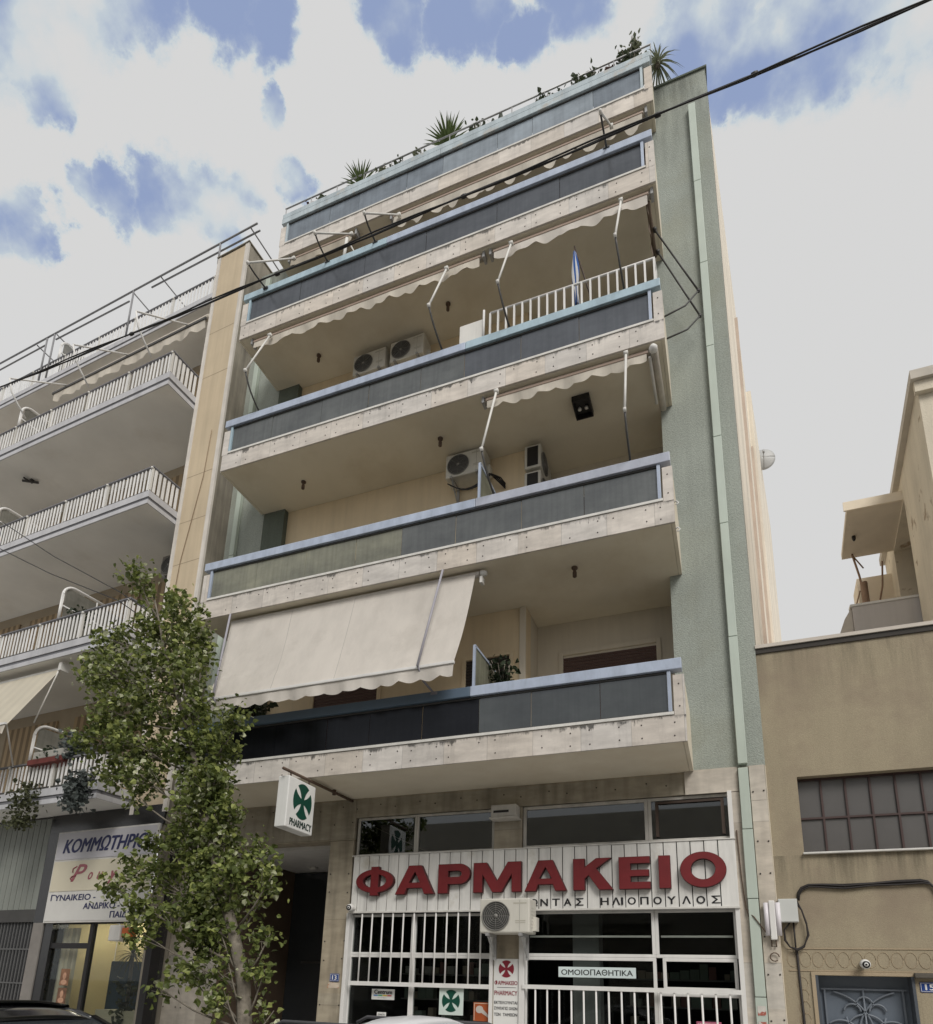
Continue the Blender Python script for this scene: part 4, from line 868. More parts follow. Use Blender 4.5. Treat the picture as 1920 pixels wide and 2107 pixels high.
for i in range(28): x = -2.1-.095*i; gr.box(x-.012,x+.012,.04,.055,.1,2.498)
for zz_ in (2.0,1.4,.8): gr.box(-4.8,-2.06,.035,.06,zz_,zz_+.025)
lb(gr, 'roller_grille', M('grille_grey', (.10,.10,.10), .5)); lb(MB().box(-4.8,-2.06,.1,.12,0,2.498), 'shop_window', M('dark_window_film', (.035,.035,.037), .3, .1))
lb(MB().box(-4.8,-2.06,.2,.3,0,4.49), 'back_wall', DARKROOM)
fw_ = MB().box(-.56,-.48,.02,.1,0,2.47).box(-1.52,-.56,.02,.1,2.03,2.12).box(.86,1.0,.02,.2,0,2.47).box(-1.52,.86,.02,.1,2.45,2.49)
sw = lb(fw_, 'shop_window', BLACK)
for r_ in ((-1.52,-.56,.1,2.03),(-1.52,-.56,2.12,2.45),(-.48,.86,.1,2.45)): lb(MB().box(r_[0],r_[1],.055,.062,r_[2],r_[3]), 'pane', SGLASS, sw)
YW = M('pale_yellow_interior', (.72,.62,.36), .9, .05, 1)
lb(MB().box(-1.75,1.1,1.55,1.65,0,3.2), 'shop_wall', YW); lb(MB().box(-1.75,1.1,.35,1.549,2.62,2.7), 'shop_ceiling', WHITE); lb(MB().box(-1.75,1.1,.12,1.549,-.03,.01), 'shop_floor', PAVE)
lb(MB().box(-1.85,-1.76,.31,1.549,0,2.6), 'shop_wall', YW)
LAMPM = bpy.data.materials.new('lit_tube'); LAMPM.use_nodes = True; LAMPM.node_tree.nodes['Principled BSDF'].inputs['Emission Color'].default_value = (1,.93,.78,1); LAMPM.node_tree.nodes['Principled BSDF'].inputs['Emission Strength'].default_value = 20
for x_ in (-1.1,.1): lb(MB().box(x_-.35,x_+.25,1.15,1.27,2.585,2.618), 'ceiling_light', LAMPM)
lb(MB().grid(lambda u, v: (-1.50+.42*u, .22+.03*math.sin(u*26), .1+2.3*v), 40, 2), 'curtain', M('white_net_curtain', (.70,.66,.55), .9, rib=(0,.14,.3,.7), transl=.3))
lb(MB().box(-1.0,.05,.9,1.1,.1,1.85).box(-.48,-.47,.895,.9,.1,1.85,1), 'cupboard', [M('dark_blue_cupboard', (.035,.06,.085), .5), BLACK]); lb(MB().box(.12,.84,.7,.72,.1,1.72), 'screen', M('grey_screen', (.20,.215,.19), .7)); lb(MB().box(-.46,.84,.3,.8,.55,1.02), 'counter', M('cream_counter', (.45,.41,.3), .6))
# hairdresser's sign: three panels
HS = thing('shop_sign', 'three panel white hairdresser sign with navy lettering partly behind the tree', 'sign', LW((-.5,-.03,2.49)))
lb(MB().box(-1.74,.83,-.05,-.012,2.47,4.14), 'sign_frame', OFFW, HS, bevel=.006)
lb(MB().box(-1.71,.80,-.058,-.05,3.61,4.11), 'panel', M('lilac_white_panel', (.50,.49,.52), .4, .04), HS)
lb(MB().box(-1.71,.80,-.058,-.05,3.03,3.575), 'panel', M('cream_panel', (.62,.57,.44), .4, .04), HS)
lb(MB().box(-1.71,.80,-.058,-.05,2.5,2.995), 'panel', M('white_panel', (.62,.61,.58), .4, .04), HS)
fr2 = LFR(-.0605)
text('ΚΟΜΜΩΤΗΡΙΟ', -1.52, .62, 3.73, 4.0, 0, NAVY, 'lettering', HS, off=.025, shear=.28, frame=fr2)
PKL = M('dusty_pink_script', (.33,.10,.12), .5)
text('P', -1.17, -.80, 3.20, 3.50, 0, PKL, 'lettering', HS, off=.02, shear=.45, frame=fr2)
lb(MB().tube([(-1.14,-.064,3.22),(-1.19,-.064,3.25),(-1.15,-.064,3.29),(-1.06,-.064,3.31)], .012, 6).tube([(-1.06,-.064,3.47),(-1.16,-.064,3.43),(-1.15,-.064,3.36)], .01, 6), 'flourish', PKL, HS)
text('o', -.73, -.62, 3.22, 3.35, 0, PKL, 'lettering', HS, off=.03, shear=.45, frame=fr2); text('υ', -.50, -.36, 3.22, 3.35, 0, PKL, 'lettering', HS, off=.03, shear=.45, frame=fr2); text('y', -.22, -.02, 3.12, 3.35, 0, PKL, 'lettering', HS, off=.03, shear=.45, frame=fr2)
text('ΓΥΝΑΙΚΕΙΟ -', -1.62, -.45, 2.86, 2.97, 0, NAVY, 'lettering', HS, off=.03, frame=fr2)
text('ΑΝΔΡΙΚΟ -', -.72, .18, 2.70, 2.81, 0, NAVY, 'lettering', HS, off=.03, frame=fr2)
text('ΠΑΙΔΙΚΟ', -.02, .70, 2.54, 2.65, 0, NAVY, 'lettering', HS, off=.03, frame=fr2)
# photos in the hairdresser's window
for z0, z1, lb_, cc in ((1.40,1.68,'upper of two small brown portrait photos in the hairdresser window',(.22,.11,.06)), (1.10,1.36,'lower of two small brown portrait photos in the hairdresser window',(.16,.08,.045))):
    t = thing('poster', lb_, 'poster', LW((-1.03,.045,z0)))
    lb(MB().box(-1.14,-.92,.04,.046,z0,z1), 'sheet', M('brown_photo', cc, .5, .5, 14), t)
    lb(MB().prism(ell(-1.03,z0+.16,.045,.058,16), (0,.0395,0), (1,0,0), (0,0,1), (0,-.001,0)).prism(ell(-1.03,z0+.055,.075,.045,16), (0,.0393,0), (1,0,0), (0,0,1), (0,-.0008,0)), 'picture', M('warm_photo_tone', (.45,.26,.17), .5, .2, 20), t)
t = thing('wall_plaque', 'small yellowish picture on the yellow wall inside the hairdresser shop', 'picture', LW((-.25,1.53,2.25))); lb(MB().box(-.5,.02,1.52,1.545,2.22,2.34), 'plate', M('ochre_plaque', (.42,.34,.14), .6, .2, 9), t)
t = thing('wall_light', 'white shaded light box on the hairdresser shopfront beside the tree', 'light', LW((.30,-.15,2.14))); lb(MB().box(.2,.46,-.2,-.02,2.14,2.40), 'shade', OFFW, t, bevel=.02); lb(MB().box(.47,.66,-.18,-.02,2.2,2.36), 'lamp', M('orange_plastic', (.45,.10,.02), .5, .2, 6), t, bevel=.02)
# left building: awnings
t = thing('awning', 'rolled up pale awning with white bent arms under the top balcony of the left building', 'awning', LW((-2.6,.05,15.6)))
lb(MB().tube([(-5.2,.06,15.74),(-.08,.06,15.76)], .06, 10).box(-5.2,-.1,-.02,.02,15.64,15.70,1), 'roller', [FABRIC2, DKMET], t)
lb(valance(MB(), -5.15, -.12, .0, 15.64, .22, .42, .07, .03, seed=9), 'valance', FABRIC2, t)
for x in (-.62,-2.52,-4.67):
    b = MB().tube([(x-.05,.0,15.75),(x,-1.22,14.72)], .02, 8); lb(b, 'upper_arm', WHITE, t)
    e_ = Vector((x,-1.22,14.72)); f_ = Vector((x,-.72,14.06)); lb(MB().tube([e_,e_+(f_-e_)*.3+Vector((0,-.05,-.09)),e_+(f_-e_)*.65+Vector((0,-.03,-.05)),f_], .018, 8), 'lower_arm', WHITE, t)
t = thing('awning', 'cream awning let down at the left edge over the flower pots', 'awning', LW((-2.8,-1.2,5.7)))
def fnB(u, v): x = -4.6+2.77*u+(.05)*v; return (x, -.55-.78*v, 7.26-1.42*v+.02*math.sin(u*30)*v)
lb(MB().grid(fnB, 40, 12), 'cloth', M('cream_striped_cloth', (.66,.61,.50), .95, .05, 2, transl=.3, rib=(0,.3,.05,.5)), t)
lb(valance(MB(), -4.55, -1.8, -1.34, 5.83, .2, .3, .05, .03, seed=12), 'valance', FABRIC2, t); lb(MB().box(-4.55,-1.79,-1.36,-1.32,5.82,5.86), 'front_bar', WHITE, t)
lb(MB().tube([(-1.82,-.6,7.2),(-2.0,-.75,6.1)], .014, 7).tube([(-1.85,-1.3,5.85),(-2.4,-.72,5.3)], .014, 7), 'arm', OFFW, t)
lb(MB().tube([(-4.6,-.5,7.28),(-1.8,-.5,7.28)], .05, 10).box(-1.82,-1.74,-.62,-.45,7.2,7.36), 'roller', OFFW, t)
# air conditioner seen from below at the end of the third balcony, and small lamps
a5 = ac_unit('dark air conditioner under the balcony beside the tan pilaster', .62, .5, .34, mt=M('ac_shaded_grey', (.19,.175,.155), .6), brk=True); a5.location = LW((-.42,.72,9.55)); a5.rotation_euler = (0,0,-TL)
t = thing('ceiling_lamp', 'dark three armed lamp under the left edge balcony', 'lamp', LW((-5.2,.0,13.1))); lb(MB().tube([(-5.45,-.1,13.1),(-5.15,.1,13.1)], .03, 8).tube([(-5.36,.07,13.14),(-5.28,-.17,13.07)], .022, 8).box(-5.32,-5.24,-.02,.05,13.08,13.16), 'lamp_body', DKMET, t)
t = thing('ceiling_lamp', 'small dark lamp under the lowest left balcony', 'lamp', LW((-2.3,-.2,4.4))); lb(MB().lathe([(.04,0),(.04,.03),(.02,.05),(.03,.14)], (-2.3,-.2,4.49), (.2,-.3,-1), 10), 'lamp_body', DKMET, t)

# ------------------------------------------------------------------ low ochre building, number 15
OCH = M('ochre_render', (.335,.285,.20), .95, .10, .5, .25, 90, drip=[(3.26,.55,.55),(6.06,.9,.4)], streak=.12, sscale=(3,3,.4), blotch=(.262,.212,.155), blo=(.47,.70), bls=1.0, speck=.06, spscale=55)
OCHD = M('ochre_relief', (.375,.30,.205), .9, .06, 3, .3, 80)
O = thing('low_building', 'low ochre rendered building with a wide wire glass window and a grey grille door', 'building', (4, 0, 0))
w_ = MB()
for x0, x1, z0, z1 in ((.896,1.255,0,6.1),(1.255,9,4.265,6.1),(1.255,9,1.82,3.285),(3.4,9,3.285,4.265),(1.255,1.24+.02,0,1.82),(2.22,2.28,0,1.82),(2.28,9,0,1.82)):
    w_.box(x0,x1,.02 if x0 != 2.22 else .021,.4,z0,z1)
w_.build('wall', OCH, O)
MB().box(.9,9,-.02,.45,6.102,6.15).build('coping', M('pale_coping', (.55,.50,.44), .8, .1), O); MB().box(.9,9,.0,.4,6.03,6.1).build('coping_shadow_strip', M('shadow_tone', (.05,.045,.04), .9), O)  # dark strip drawn in as the shadow below the coping
MB().box(.9,9,.4,9,5.5,5.9).build('roof', PAVE, O)
wn = MB()
for i in range(9): x = 1.255+i*.272; wn.box(x-.012,x+.012,.14,.18,3.3,4.26)
wn.box(1.255,3.4,.139,.181,3.73,3.755).box(1.255,3.4,.139,.181,3.285,3.31).box(1.255,3.4,.139,.181,4.24,4.265)
wn_ = wn.build('window', M('red_brown_bars', (.06,.035,.032), .6, .15), O)
for i in range(8):
    for z0, z1 in ((3.3,3.735),(3.75,4.25)): MB().box(1.255+i*.272+.01,1.255+(i+1)*.272-.01,.16+.002*((i*3+int(z1*2))%3),.166+.002*((i*3+int(z1*2))%3),z0,z1).build('pane', WIREG if 'WIREG' in globals() else globals().setdefault('WIREG', M('grey_wire_glass', (.105,.10,.097), .22, .1, 2, .15, 300, spec=.6)), wn_)
MB().box(1.24,3.42,-.03,.14,3.262,3.284).build('window_sill', OFFW, O, bevel=.003)
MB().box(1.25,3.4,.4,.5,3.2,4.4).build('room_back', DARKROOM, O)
# relief bands round the door
rb_ = MB().box(.97,3.5,.012,.019,1.865,1.88).box(.97,3.5,.012,.019,2.12,2.135).box(1.2,1.24,-.0,.019,0,1.86).box(1.24,2.24,.0,.019,1.822,1.862)
i = 0
x = 1.02
while x < 3.4:
    rb_.tube([(x+.06*math.cos(a*math.pi/6),.018,2.0+.09*math.sin(a*math.pi/6)) for a in range(13)], .0035, 5); x += .135
for zz_ in [1.72-.135*j for j in range(12)]: rb_.tube([(1.10+.06*math.cos(a*math.pi/6),.018,zz_+.075*math.sin(a*math.pi/6)) for a in range(13)], .0035, 5)
rb_.build('relief_band', OCHD, O)
DOORG = M('blue_grey_door', (.13,.155,.19), .5, .06, 3); DOORD = M('door_scroll_iron', (.15,.17,.20), .45)
dr = MB().box(1.27,2.21,.2,.24,0,1.82).build('door', DOORG, O)
MB().box(1.24,1.27,.0,.3,0,1.82).box(2.21,2.24,.0,.3,0,1.82).build('door_frame', M('door_frame_grey', (.07,.08,.095), .5), dr)
sc_ = MB(); cx_ = 1.74; zb_ = 1.1
sc_.box(1.30,2.18,.165,.185,1.66,1.68).box(1.33,1.35,.165,.185,0,1.66).box(2.13,2.15,.165,.185,0,1.66)
def arc(x, z, r, a0, a1, n=18): sc_.tube([(x+r*math.cos(R(a0+(a1-a0)*i/n)), .172, z+r*math.sin(R(a0+(a1-a0)*i/n))) for i in range(n+1)], .012, 6)
arc(cx_,1.50,.085,-20,200); arc(cx_-.13,1.42,.085,0,175); arc(cx_+.13,1.42,.085,5,180); arc(cx_,1.18,.21,25,155); arc(cx_-.26,1.12,.2,40,130); arc(cx_+.26,1.12,.2,50,140)
arc(cx_-.42,1.15,.5,0,78); arc(cx_+.42,1.15,.5,102,180); arc(cx_,1.0,.12,0,360,24)
sc_.tube([(cx_,.172,1.66),(cx_,.172,.2)], .011, 6)
for dx in (-.2,.2): sc_.tube([(cx_+dx,.172,1.36),(cx_+dx*.4,.172,.9),(cx_+dx*.3,.172,.2)], .011, 6)
sc_.build('scrollwork', DOORD, dr)
MB().box(2.235,2.6,-.06,.019,1.805,1.86).build('door_hood', M('weathered_hood', (.10,.09,.075), .9, .3, 10), O, bevel=.01)
housenum('blue enamel plate with white 15 on the ochre wall by the grey door', '15', 2.285, 2.47, 1.655, 1.765, .018)
# wall things on the ochre wall
o = thing('junction_box', 'pale grey square junction box on the seam of the ochre wall', 'box', (1.01,-.06,2.43)); MB().box(.905,1.115,-.09,.018,2.43,2.71).build('casing', M('pale_grey_box', (.52,.53,.51), .5, .05, 3), o, bevel=.006); MB().box(.912,1.108,-.094,-.0905,2.437,2.703).build('lid', M('pale_grey_lid', (.55,.56,.54), .5, .05, 3), o, bevel=.004)
o = thing('tube_light', 'white double fluorescent tube fitting on the marble pier beside the junction box', 'light', (.82,-.1,2.25))
MB().box(.795,.865,-.12,-.034,2.22,2.69).build('housing', WHITE, o, bevel=.01)
for x in (.765,.895): MB().tube([(x,-.09,2.27),(x,-.09,2.665)], .028, 12).build('tube', M('milky_tube', (.66,.63,.66), .4), o)
MB().tube([(.80,-.05,2.22),(.80,-.06,2.14),(.85,-.06,2.14),(.85,-.05,2.22)], .008, 6).tube([(.82+.05*math.cos(a*.6),-.06,2.02+.05*math.sin(a*.6)) for a in range(10)], .007, 6).build('wire_loop', RUST, o)
CAB = M('black_cable', (.022,.018,.017), .6, .1)
b = MB(); base = [(1.13,2.73),(1.14,2.80),(1.18,2.86),(1.26,2.895),(1.40,2.89),(1.64,2.875),(1.94,2.895),(2.2,2.905),(2.43,2.915),(2.50,2.90),(2.54,2.85),(2.57,2.76),(2.6,2.5),(2.6,1.9)]
for i in range(4): b.tube([(p[0]+.004*i, -.0-.012*(i%2), p[1]-.013*i+.006*math.sin(p[0]*9+i)) for p in base], .0095, 6)
o = b.build('wall_cable', CAB); tag(o, 'black cable bundle bending across the ochre wall under the window', 'cable'); recenter(o)
b = MB()
for i in range(3): b.tube([(1.12,-.02,2.68-.02*i),(1.16,-.03,2.58),(1.20,-.03,2.42-.01*i),(1.20+.006*i,-.03,2.28),(1.15,-.03,2.14+.008*i),(1.08,-.03,2.10+.01*i),(1.0,-.03,2.14),(.945+.006*i,-.03,2.22),(.95,-.03,2.34),(1.02,-.03,2.43)], .009, 6)
b.tube([(1.06,-.02,2.43),(1.06,-.02,2.2),(1.06,0.0,2.05)], .01, 6).tube([(1.07,.008,2.1),(1.085,.008,1.0),(1.09,.008,.1)], .014, 6)
o = b.build('wall_cable', CAB); tag(o, 'loop of black cables hanging below the grey junction box', 'cable'); recenter(o)
# cable stubs along the seam of marble and green pipe
b = MB().tube([(.50,-.045,3.6),(.515,-.05,3.0),(.54,-.05,2.62),(.56,-.06,2.55),(.62,-.1,2.5),(.75,-.1,2.3)], .007, 6).tube([(.545,-.05,2.6),(.56,-.08,2.56),(.57,-.06,2.5)], .009, 6)
o = b.build('wall_wire', RUST); tag(o, 'thin slack grey wire running down beside the pharmacy sign to the tube light', 'wire'); recenter(o)

# ------------------------------------------------------------------ old house behind the ochre building
OLD = M('weathered_cream_render', (.66,.595,.48), .95, .1, 1.3, .4, 50, streak=.15, blotch=(.36,.28,.20), blo=(.62,.68), bls=2.6)
OLD2 = M('peach_render', (.76,.67,.54), .9, .07, 1.5, .2)
Hh = thing('old_house', 'weathered cream house rising behind the ochre building with a concrete canopy over its terrace', 'building', (5, 3, 6))
s2 = .085
q = lambda x, y: (x+s2*y, y)
def prism_xy(pts, z0, z1): return MB().hexa([(*p, z0) for p in pts], [(*p, z1) for p in pts])
prism_xy([q(3.205,0.02),q(7,0.02),q(7,1.9),q(3.205,1.9)], 6.15, 9.5).build('wall', OLD, Hh)
prism_xy([q(3.205,1.9),q(7,1.9),q(7,3.35),q(3.205,3.35)], 9.30, 9.5).build('lintel', OLD, Hh)
prism_xy([q(3.205,3.35),q(7,3.35),q(7,4.4),q(3.205,4.4)], 6.15, 9.5).build('wall', OLD, Hh)
prism_xy([q(3.5,1.9),q(7,1.9),q(7,3.35),q(3.5,3.35)], 6.0, 9.3).build('dark_opening', M('dim_opening', (.16,.13,.10), .8), Hh)
prism_xy([q(3.205,.02),q(7,.02),q(7,4.4),q(3.205,4.4)], 9.5, 9.72).build('wall', OLD, Hh)
prism_xy([q(3.12,-.12),q(7,-.12),q(7,4.45),q(3.12,4.45)], 9.72, 9.86).build('cornice', M('grey_cornice', (.5,.46,.4), .9, .15, 3), Hh)
prism_xy([q(3.16,-.06),q(7,-.06),q(7,.02),q(3.16,.02)], 9.55, 9.718).build('cornice', OLD, Hh)
cp = prism_xy([q(2.41,1.98),q(3.25,1.98),q(3.20,3.42),q(2.39,3.42)], 9.36, 9.47).build('canopy', M('canopy_concrete', (.62,.55,.45), .9, .1, 2, .2, 50, blotch=(.16,.12,.08), blo=(.66,.70), bls=3.5), Hh)
prism_xy([q(2.36,1.95),q(3.25,1.95),q(3.25,1.98),q(2.36,1.98)], 9.34, 9.50).build('canopy_edge', OLD2, cp)
tw = MB().add([(2.48,2.0,7.1),(3.42,2.0,7.1),(3.42,2.0,7.6),(2.48,2.0,7.6)], []); 
MB().box(2.475,3.43,2.0,2.12,6.1,7.6).build('terrace_parapet', M('grey_white_parapet', (.50,.47,.45), .9, .08, 1.5, streak=.12), Hh)
MB().prism([(2.47,7.6),(2.47,6.1),(2.15,6.1),(2.22,7.05),(2.36,7.42)], (0,2.03,0), (1,0,0), (0,0,1), (0,.1,0)).build('sloped_parapet', M('sloped_parapet_grey', (.46,.42,.37), .9, .1, 3), Hh)
MB().box(2.45,3.43,1.985,2.13,7.602,7.64).build('parapet_coping', OFFW, Hh)
prism_xy([(2.97,3.9),(3.9,3.9),(3.9,4.5),(3.0,4.5)], 6.1, 9.2).build('rear_wall', OLD2, Hh)
b = MB().tube([(2.83,3.3,9.36),(2.90,3.3,8.9),(2.92,3.3,8.65)], .018, 7).tube([(2.85,3.3,9.3),(3.0,3.4,9.1)], .012, 6).tube([(2.95,3.3,8.75),(2.95,3.3,6.6)], .06, 10).tube([(2.95,3.3,8.15),(2.95,3.3,8.1)], .075, 10).tube([(2.88,3.3,8.6),(2.80,3.3,8.35),(2.80,3.3,8.0),(2.86,3.3,7.5)], .012, 6).tube([(3.35,3.6,9.3),(3.3,3.6,8.8),(3.15,3.6,8.2),(3.1,3.6,7.4)], .016, 6)
b.build('terrace_pipe', M('rusty_pipe_tan', (.30,.20,.14), .8, .2, 5), Hh)
MB().lathe([(.03,0),(.03,.06),(.015,.09)], (2.78,2.75,9.36), (0,0,-1), 8).build('lamp_holder', BLACK, cp)

# ------------------------------------------------------------------ satellite dish on the party wall
SDx = thing('satellite_dish', 'round grey satellite dish fixed to the far end of the party wall', 'satellite dish', (2.1, 9.2, 16.4))
def fnD(u, v):
    r_ = .35*v; a = u*2*math.pi; return (2.08+r_*math.cos(a)*.93, 9.2+.10*v*v-.06, 16.70+r_*math.sin(a))
MB().grid(fnD, 32, 6).build('dish', M('dish_grey', (.42,.42,.41), .5, .05, 2), SDx, solid=.012)
MB().tube([(1.8,9.25,16.7),(2.08,9.2,16.7)], .02, 8).tube([(2.08,9.15,16.34),(2.08,8.85,16.66)], .014, 6).lathe([(.03,0),(.03,.08)], (2.08,8.85,16.62), (0,0,1), 10).tube([(1.93,9.2,16.9),(1.93,9.2,17.6),(1.84,9.2,17.55)], .012, 6).build('mount', ALU, SDx)

# ------------------------------------------------------------------ cables over the street
b = MB()
for dz, dy, ph in ((0,0,0),(.028,.015,1.4),(-.018,-.02,2.6)):
    b.tube([(x/2, -4+dy, 10.10+dz*.8+.02*math.sin(x*1.3+ph)+.0009*(x/2+4)**2) for x in range(-44, 20)], .0085, 7)
for x in (-1.9,.2,1.1,-6.8,-4.4): b.lathe([(.02,-.03),(.024,0),(.02,.03)], (x,-4,10.105+.0009*(x+4)**2), (1,0,0), 8)
o = b.build('overhead_cable', BLACK); tag(o, 'thick twisted black cable crossing the whole view in front of both buildings', 'cable'); recenter(o)
for za, zb_, lb_ in ((9.88,7.71,'upper of two thin wires running down to the tree from the left edge'), (9.34,7.55,'lower of two thin wires running down to the tree from the left edge')):
    o = MB().tube([(-12.4-.5,-2,za+.3),(-12.1,-2,za),(-10.5,-2,(za+zb_)/2+.0),(-8.7,-2,zb_),(-7.4,-2.2,zb_-.9)], .008, 6).build('thin_wire', BLACK); tag(o, lb_, 'wire'); recenter(o)

# ------------------------------------------------------------------ plants
def leafmat(name, c, var=.35, tr=.35): return M(name, c, .55, var, 4, spec=.35, transl=tr)
LEAF = [leafmat('poplar_leaf_dark', (.085,.11,.03)), leafmat('poplar_leaf', (.155,.19,.052)), leafmat('poplar_leaf_light', (.29,.325,.10)), leafmat('poplar_leaf_pale', (.50,.52,.34), .2)]
BARK = M('grey_bark', (.21,.185,.15), .95, .3, 7, .6, 30, streak=.3, sscale=(14,14,1.2))
def leaf(b, p, sz, rn, mi, droop=.35):
    d = Vector((rn.uniform(-1,1), rn.uniform(-1,1), rn.uniform(-1,.5))).normalized(); n = Vector((rn.uniform(-1,1), rn.uniform(-1,1), rn.uniform(-.2,1.1)))
    n = (n-d*n.dot(d)); n = n.normalized() if n.length > .05 else d.orthogonal(); s_ = d.cross(n)
    a = sz; w_ = sz*rn.uniform(.40,.52); k_ = n*sz*.10
    b.add([p, p+d*a*.28+s_*w_+k_, p+d*a*.62+s_*w_*.72+k_, p+d*a-n*sz*.12, p+d*a*.62-s_*w_*.72+k_, p+d*a*.28-s_*w_+k_], [(0,1,2,3),(0,3,4,5)], mi)
T = thing('street_tree', 'leaning young poplar on the pavement with loose green crown covering the left facade', 'tree', (-4.72,-2.6,0))
def tp(z):  # trunk line, leaning left with height
    t = min(z/7.4, 1); return Vector((-4.70-.10*z-.34*max(0,z-1.6)+.02*math.sin(z*3), -2.6+.03*math.sin(z*1.7), z))
tb = MB().tube([tp(z*.2-.1) for z in range(0, 37)], [max(.012, .10*(1-z/40)**1.1) for z in range(0, 37)], 10)
rn = random.Random(21); cr = MB()
# foliage lobes of the crown: x, height, half width, half height
LOBES = [(-7.4, 7.19, 0.29, 0.32), (-6.58, 6.63, 0.44, 0.3), (-7.25, 6.6, 0.53, 0.37), (-8.12, 6.5, 0.47, 0.29), (-8.35, 6.05, 0.45, 0.31), (-7.77, 5.8, 0.61, 0.44), (-7.02, 5.92, 0.66, 0.51), (-6.37, 6.1, 0.41, 0.42), (-6.27, 5.55, 0.36, 0.37), (-7.59, 5.18, 0.55, 0.42), (-6.89, 5.2, 0.52, 0.41), (-6.18, 5.01, 0.41, 0.39), (-7.74, 4.8, 0.5, 0.34), (-7.04, 4.66, 0.54, 0.4), (-6.27, 4.54, 0.56, 0.42), (-5.6, 4.54, 0.4, 0.35), (-5.26, 4.83, 0.28, 0.22), (-7.55, 4.36, 0.49, 0.25), (-6.86, 4.19, 0.48, 0.26), (-6.11, 4.09, 0.51, 0.35), (-5.52, 4.01, 0.36, 0.34), (-6.98, 3.92, 0.23, 0.12), (-5.96, 3.66, 0.44, 0.32), (-5.34, 3.59, 0.38, 0.33), (-6.7, 3.33, 0.29, 0.18), (-5.97, 3.26, 0.4, 0.28), (-5.36, 3.17, 0.4, 0.32), (-4.74, 3.08, 0.29, 0.21), (-6.96, 3.02, 0.37, 0.18), (-6.44, 2.84, 0.49, 0.23), (-5.74, 2.82, 0.46, 0.27), (-5.08, 2.77, 0.42, 0.26), (-4.5, 2.75, 0.3, 0.19), (-6.97, 2.66, 0.33, 0.14), (-6.36, 2.42, 0.44, 0.24), (-5.75, 2.41, 0.38, 0.25), (-5.18, 2.43, 0.33, 0.22), (-4.77, 2.48, 0.25, 0.17), (-6.3, 2.09, 0.32, 0.16), (-5.77, 2.06, 0.38, 0.22), (-5.38, 1.92, 0.26, 0.21), (-4.55, 2.09, 0.29, 0.15), (-5.84, 1.64, 0.31, 0.14), (-5.38, 1.68, 0.29, 0.15), (-4.57, 1.69, 0.31, 0.13), (-6.03, 1.47, 0.2, 0.11), (-5.03, 1.44, 0.2, 0.15), (-4.45, 1.25, 0.14, 0.12)]
LOBES += [(-5.62,3.3,.34,.3),(-5.5,3.75,.3,.3),(-5.3,2.95,.34,.3),(-5.75,4.1,.34,.3),(-4.92,1.35,.2,.2),(-5.25,2.2,.3,.25),(-5.12,2.15,.28,.3),(-5.3,2.55,.3,.3),(-4.98,1.75,.2,.2),(-5.6,3.0,.35,.3)]
for i, (lx, lz, rx_, rz_) in enumerate(LOBES):
    ry_ = (rx_+rz_)*.5; ly = -2.6+rn.uniform(-.2,.2)
    zs_ = max(.9, lz-rn.uniform(.35,.8)); c = tp(zs_); tip = Vector((lx,ly,lz)); mid = c+(tip-c)*.55+Vector((0,0,-.05))
    tb.tube([c,mid,tip], [.017,.011,.004], 5)
    light = rn.random()
    for j in range(max(3, int(26*rx_*rz_/.12))):
        while True:
            a = Vector((rn.uniform(-1,1), rn.uniform(-1,1), rn.uniform(-1,1)))
            if a.length < 1: break
        cc = Vector((lx+(.05 if lx < -5.6 else -.13)+a.x*rx_*(.70 if lx < -5 else .55), ly+a.y*ry_*.8, lz-.03+a.z*rz_*.76))
        if j % 3 == 0: tb.tube([mid+(tip-mid)*rn.random(), cc], [.006,.002], 4)
        for q_ in range(rn.randint(8, 18)):
            p = cc+Vector((rn.gauss(0,.065), rn.gauss(0,.065), rn.gauss(0,.075)))
            u_ = rn.random()+.22*(light-.5)
            mi = 0 if u_ < .30 else (1 if u_ < .72 else (2 if u_ < .93 else 3))
            leaf(cr, p, rn.choice((.04,.052,.062,.07,.08,.09))*rn.uniform(.85,1.1), rn, mi)
tb.build('trunk', BARK, T); cr.build('crown', LEAF, T)

def spiky(name, label, cat, base, n, ln, wd, mt, spread=1.0, droop=.3, seed=0, trunk=.0, pot=None, group=None):
    t = thing(name, label, cat, base, 0, group); rn = random.Random(seed); b = MB(); c = Vector(base)
    for i in range(n):
        a = i*2.39996; e = R(88-75*spread*(i/n)**.8+rn.uniform(-6,6)); L_ = ln*rn.uniform(.75,1.05); c0 = c+Vector((0,0,trunk*(1-.5*i/n)))
        d = Vector((math.cos(a)*math.cos(e), math.sin(a)*math.cos(e), math.sin(e))); sd = Vector((-math.sin(a), math.cos(a), 0)); pts = []
        for k in range(5):
            f = k/4; p = c0+d*L_*f+Vector((0,0,-droop*L_*f*f*math.cos(e))); w_ = wd*(1-f)**.7*(.55+.9*min(1,f*3)) if k < 4 else .002; pts.append((p, w_))
        vs = []; 
        for p, w_ in pts: vs += [p-sd*w_/2, p+Vector((0,0,-w_*.25)), p+sd*w_/2]
        b.add(vs, [(k*3+j, k*3+j+1, k*3+3+j+1, k*3+3+j) for k in range(4) for j in (0,1)])
    b.build('leaves', mt, t)
    if trunk: MB().tube([c+Vector((0,0,-.05)), c+Vector((.01,0,trunk))], .05, 8).build('stem', BARK, t)
    return t
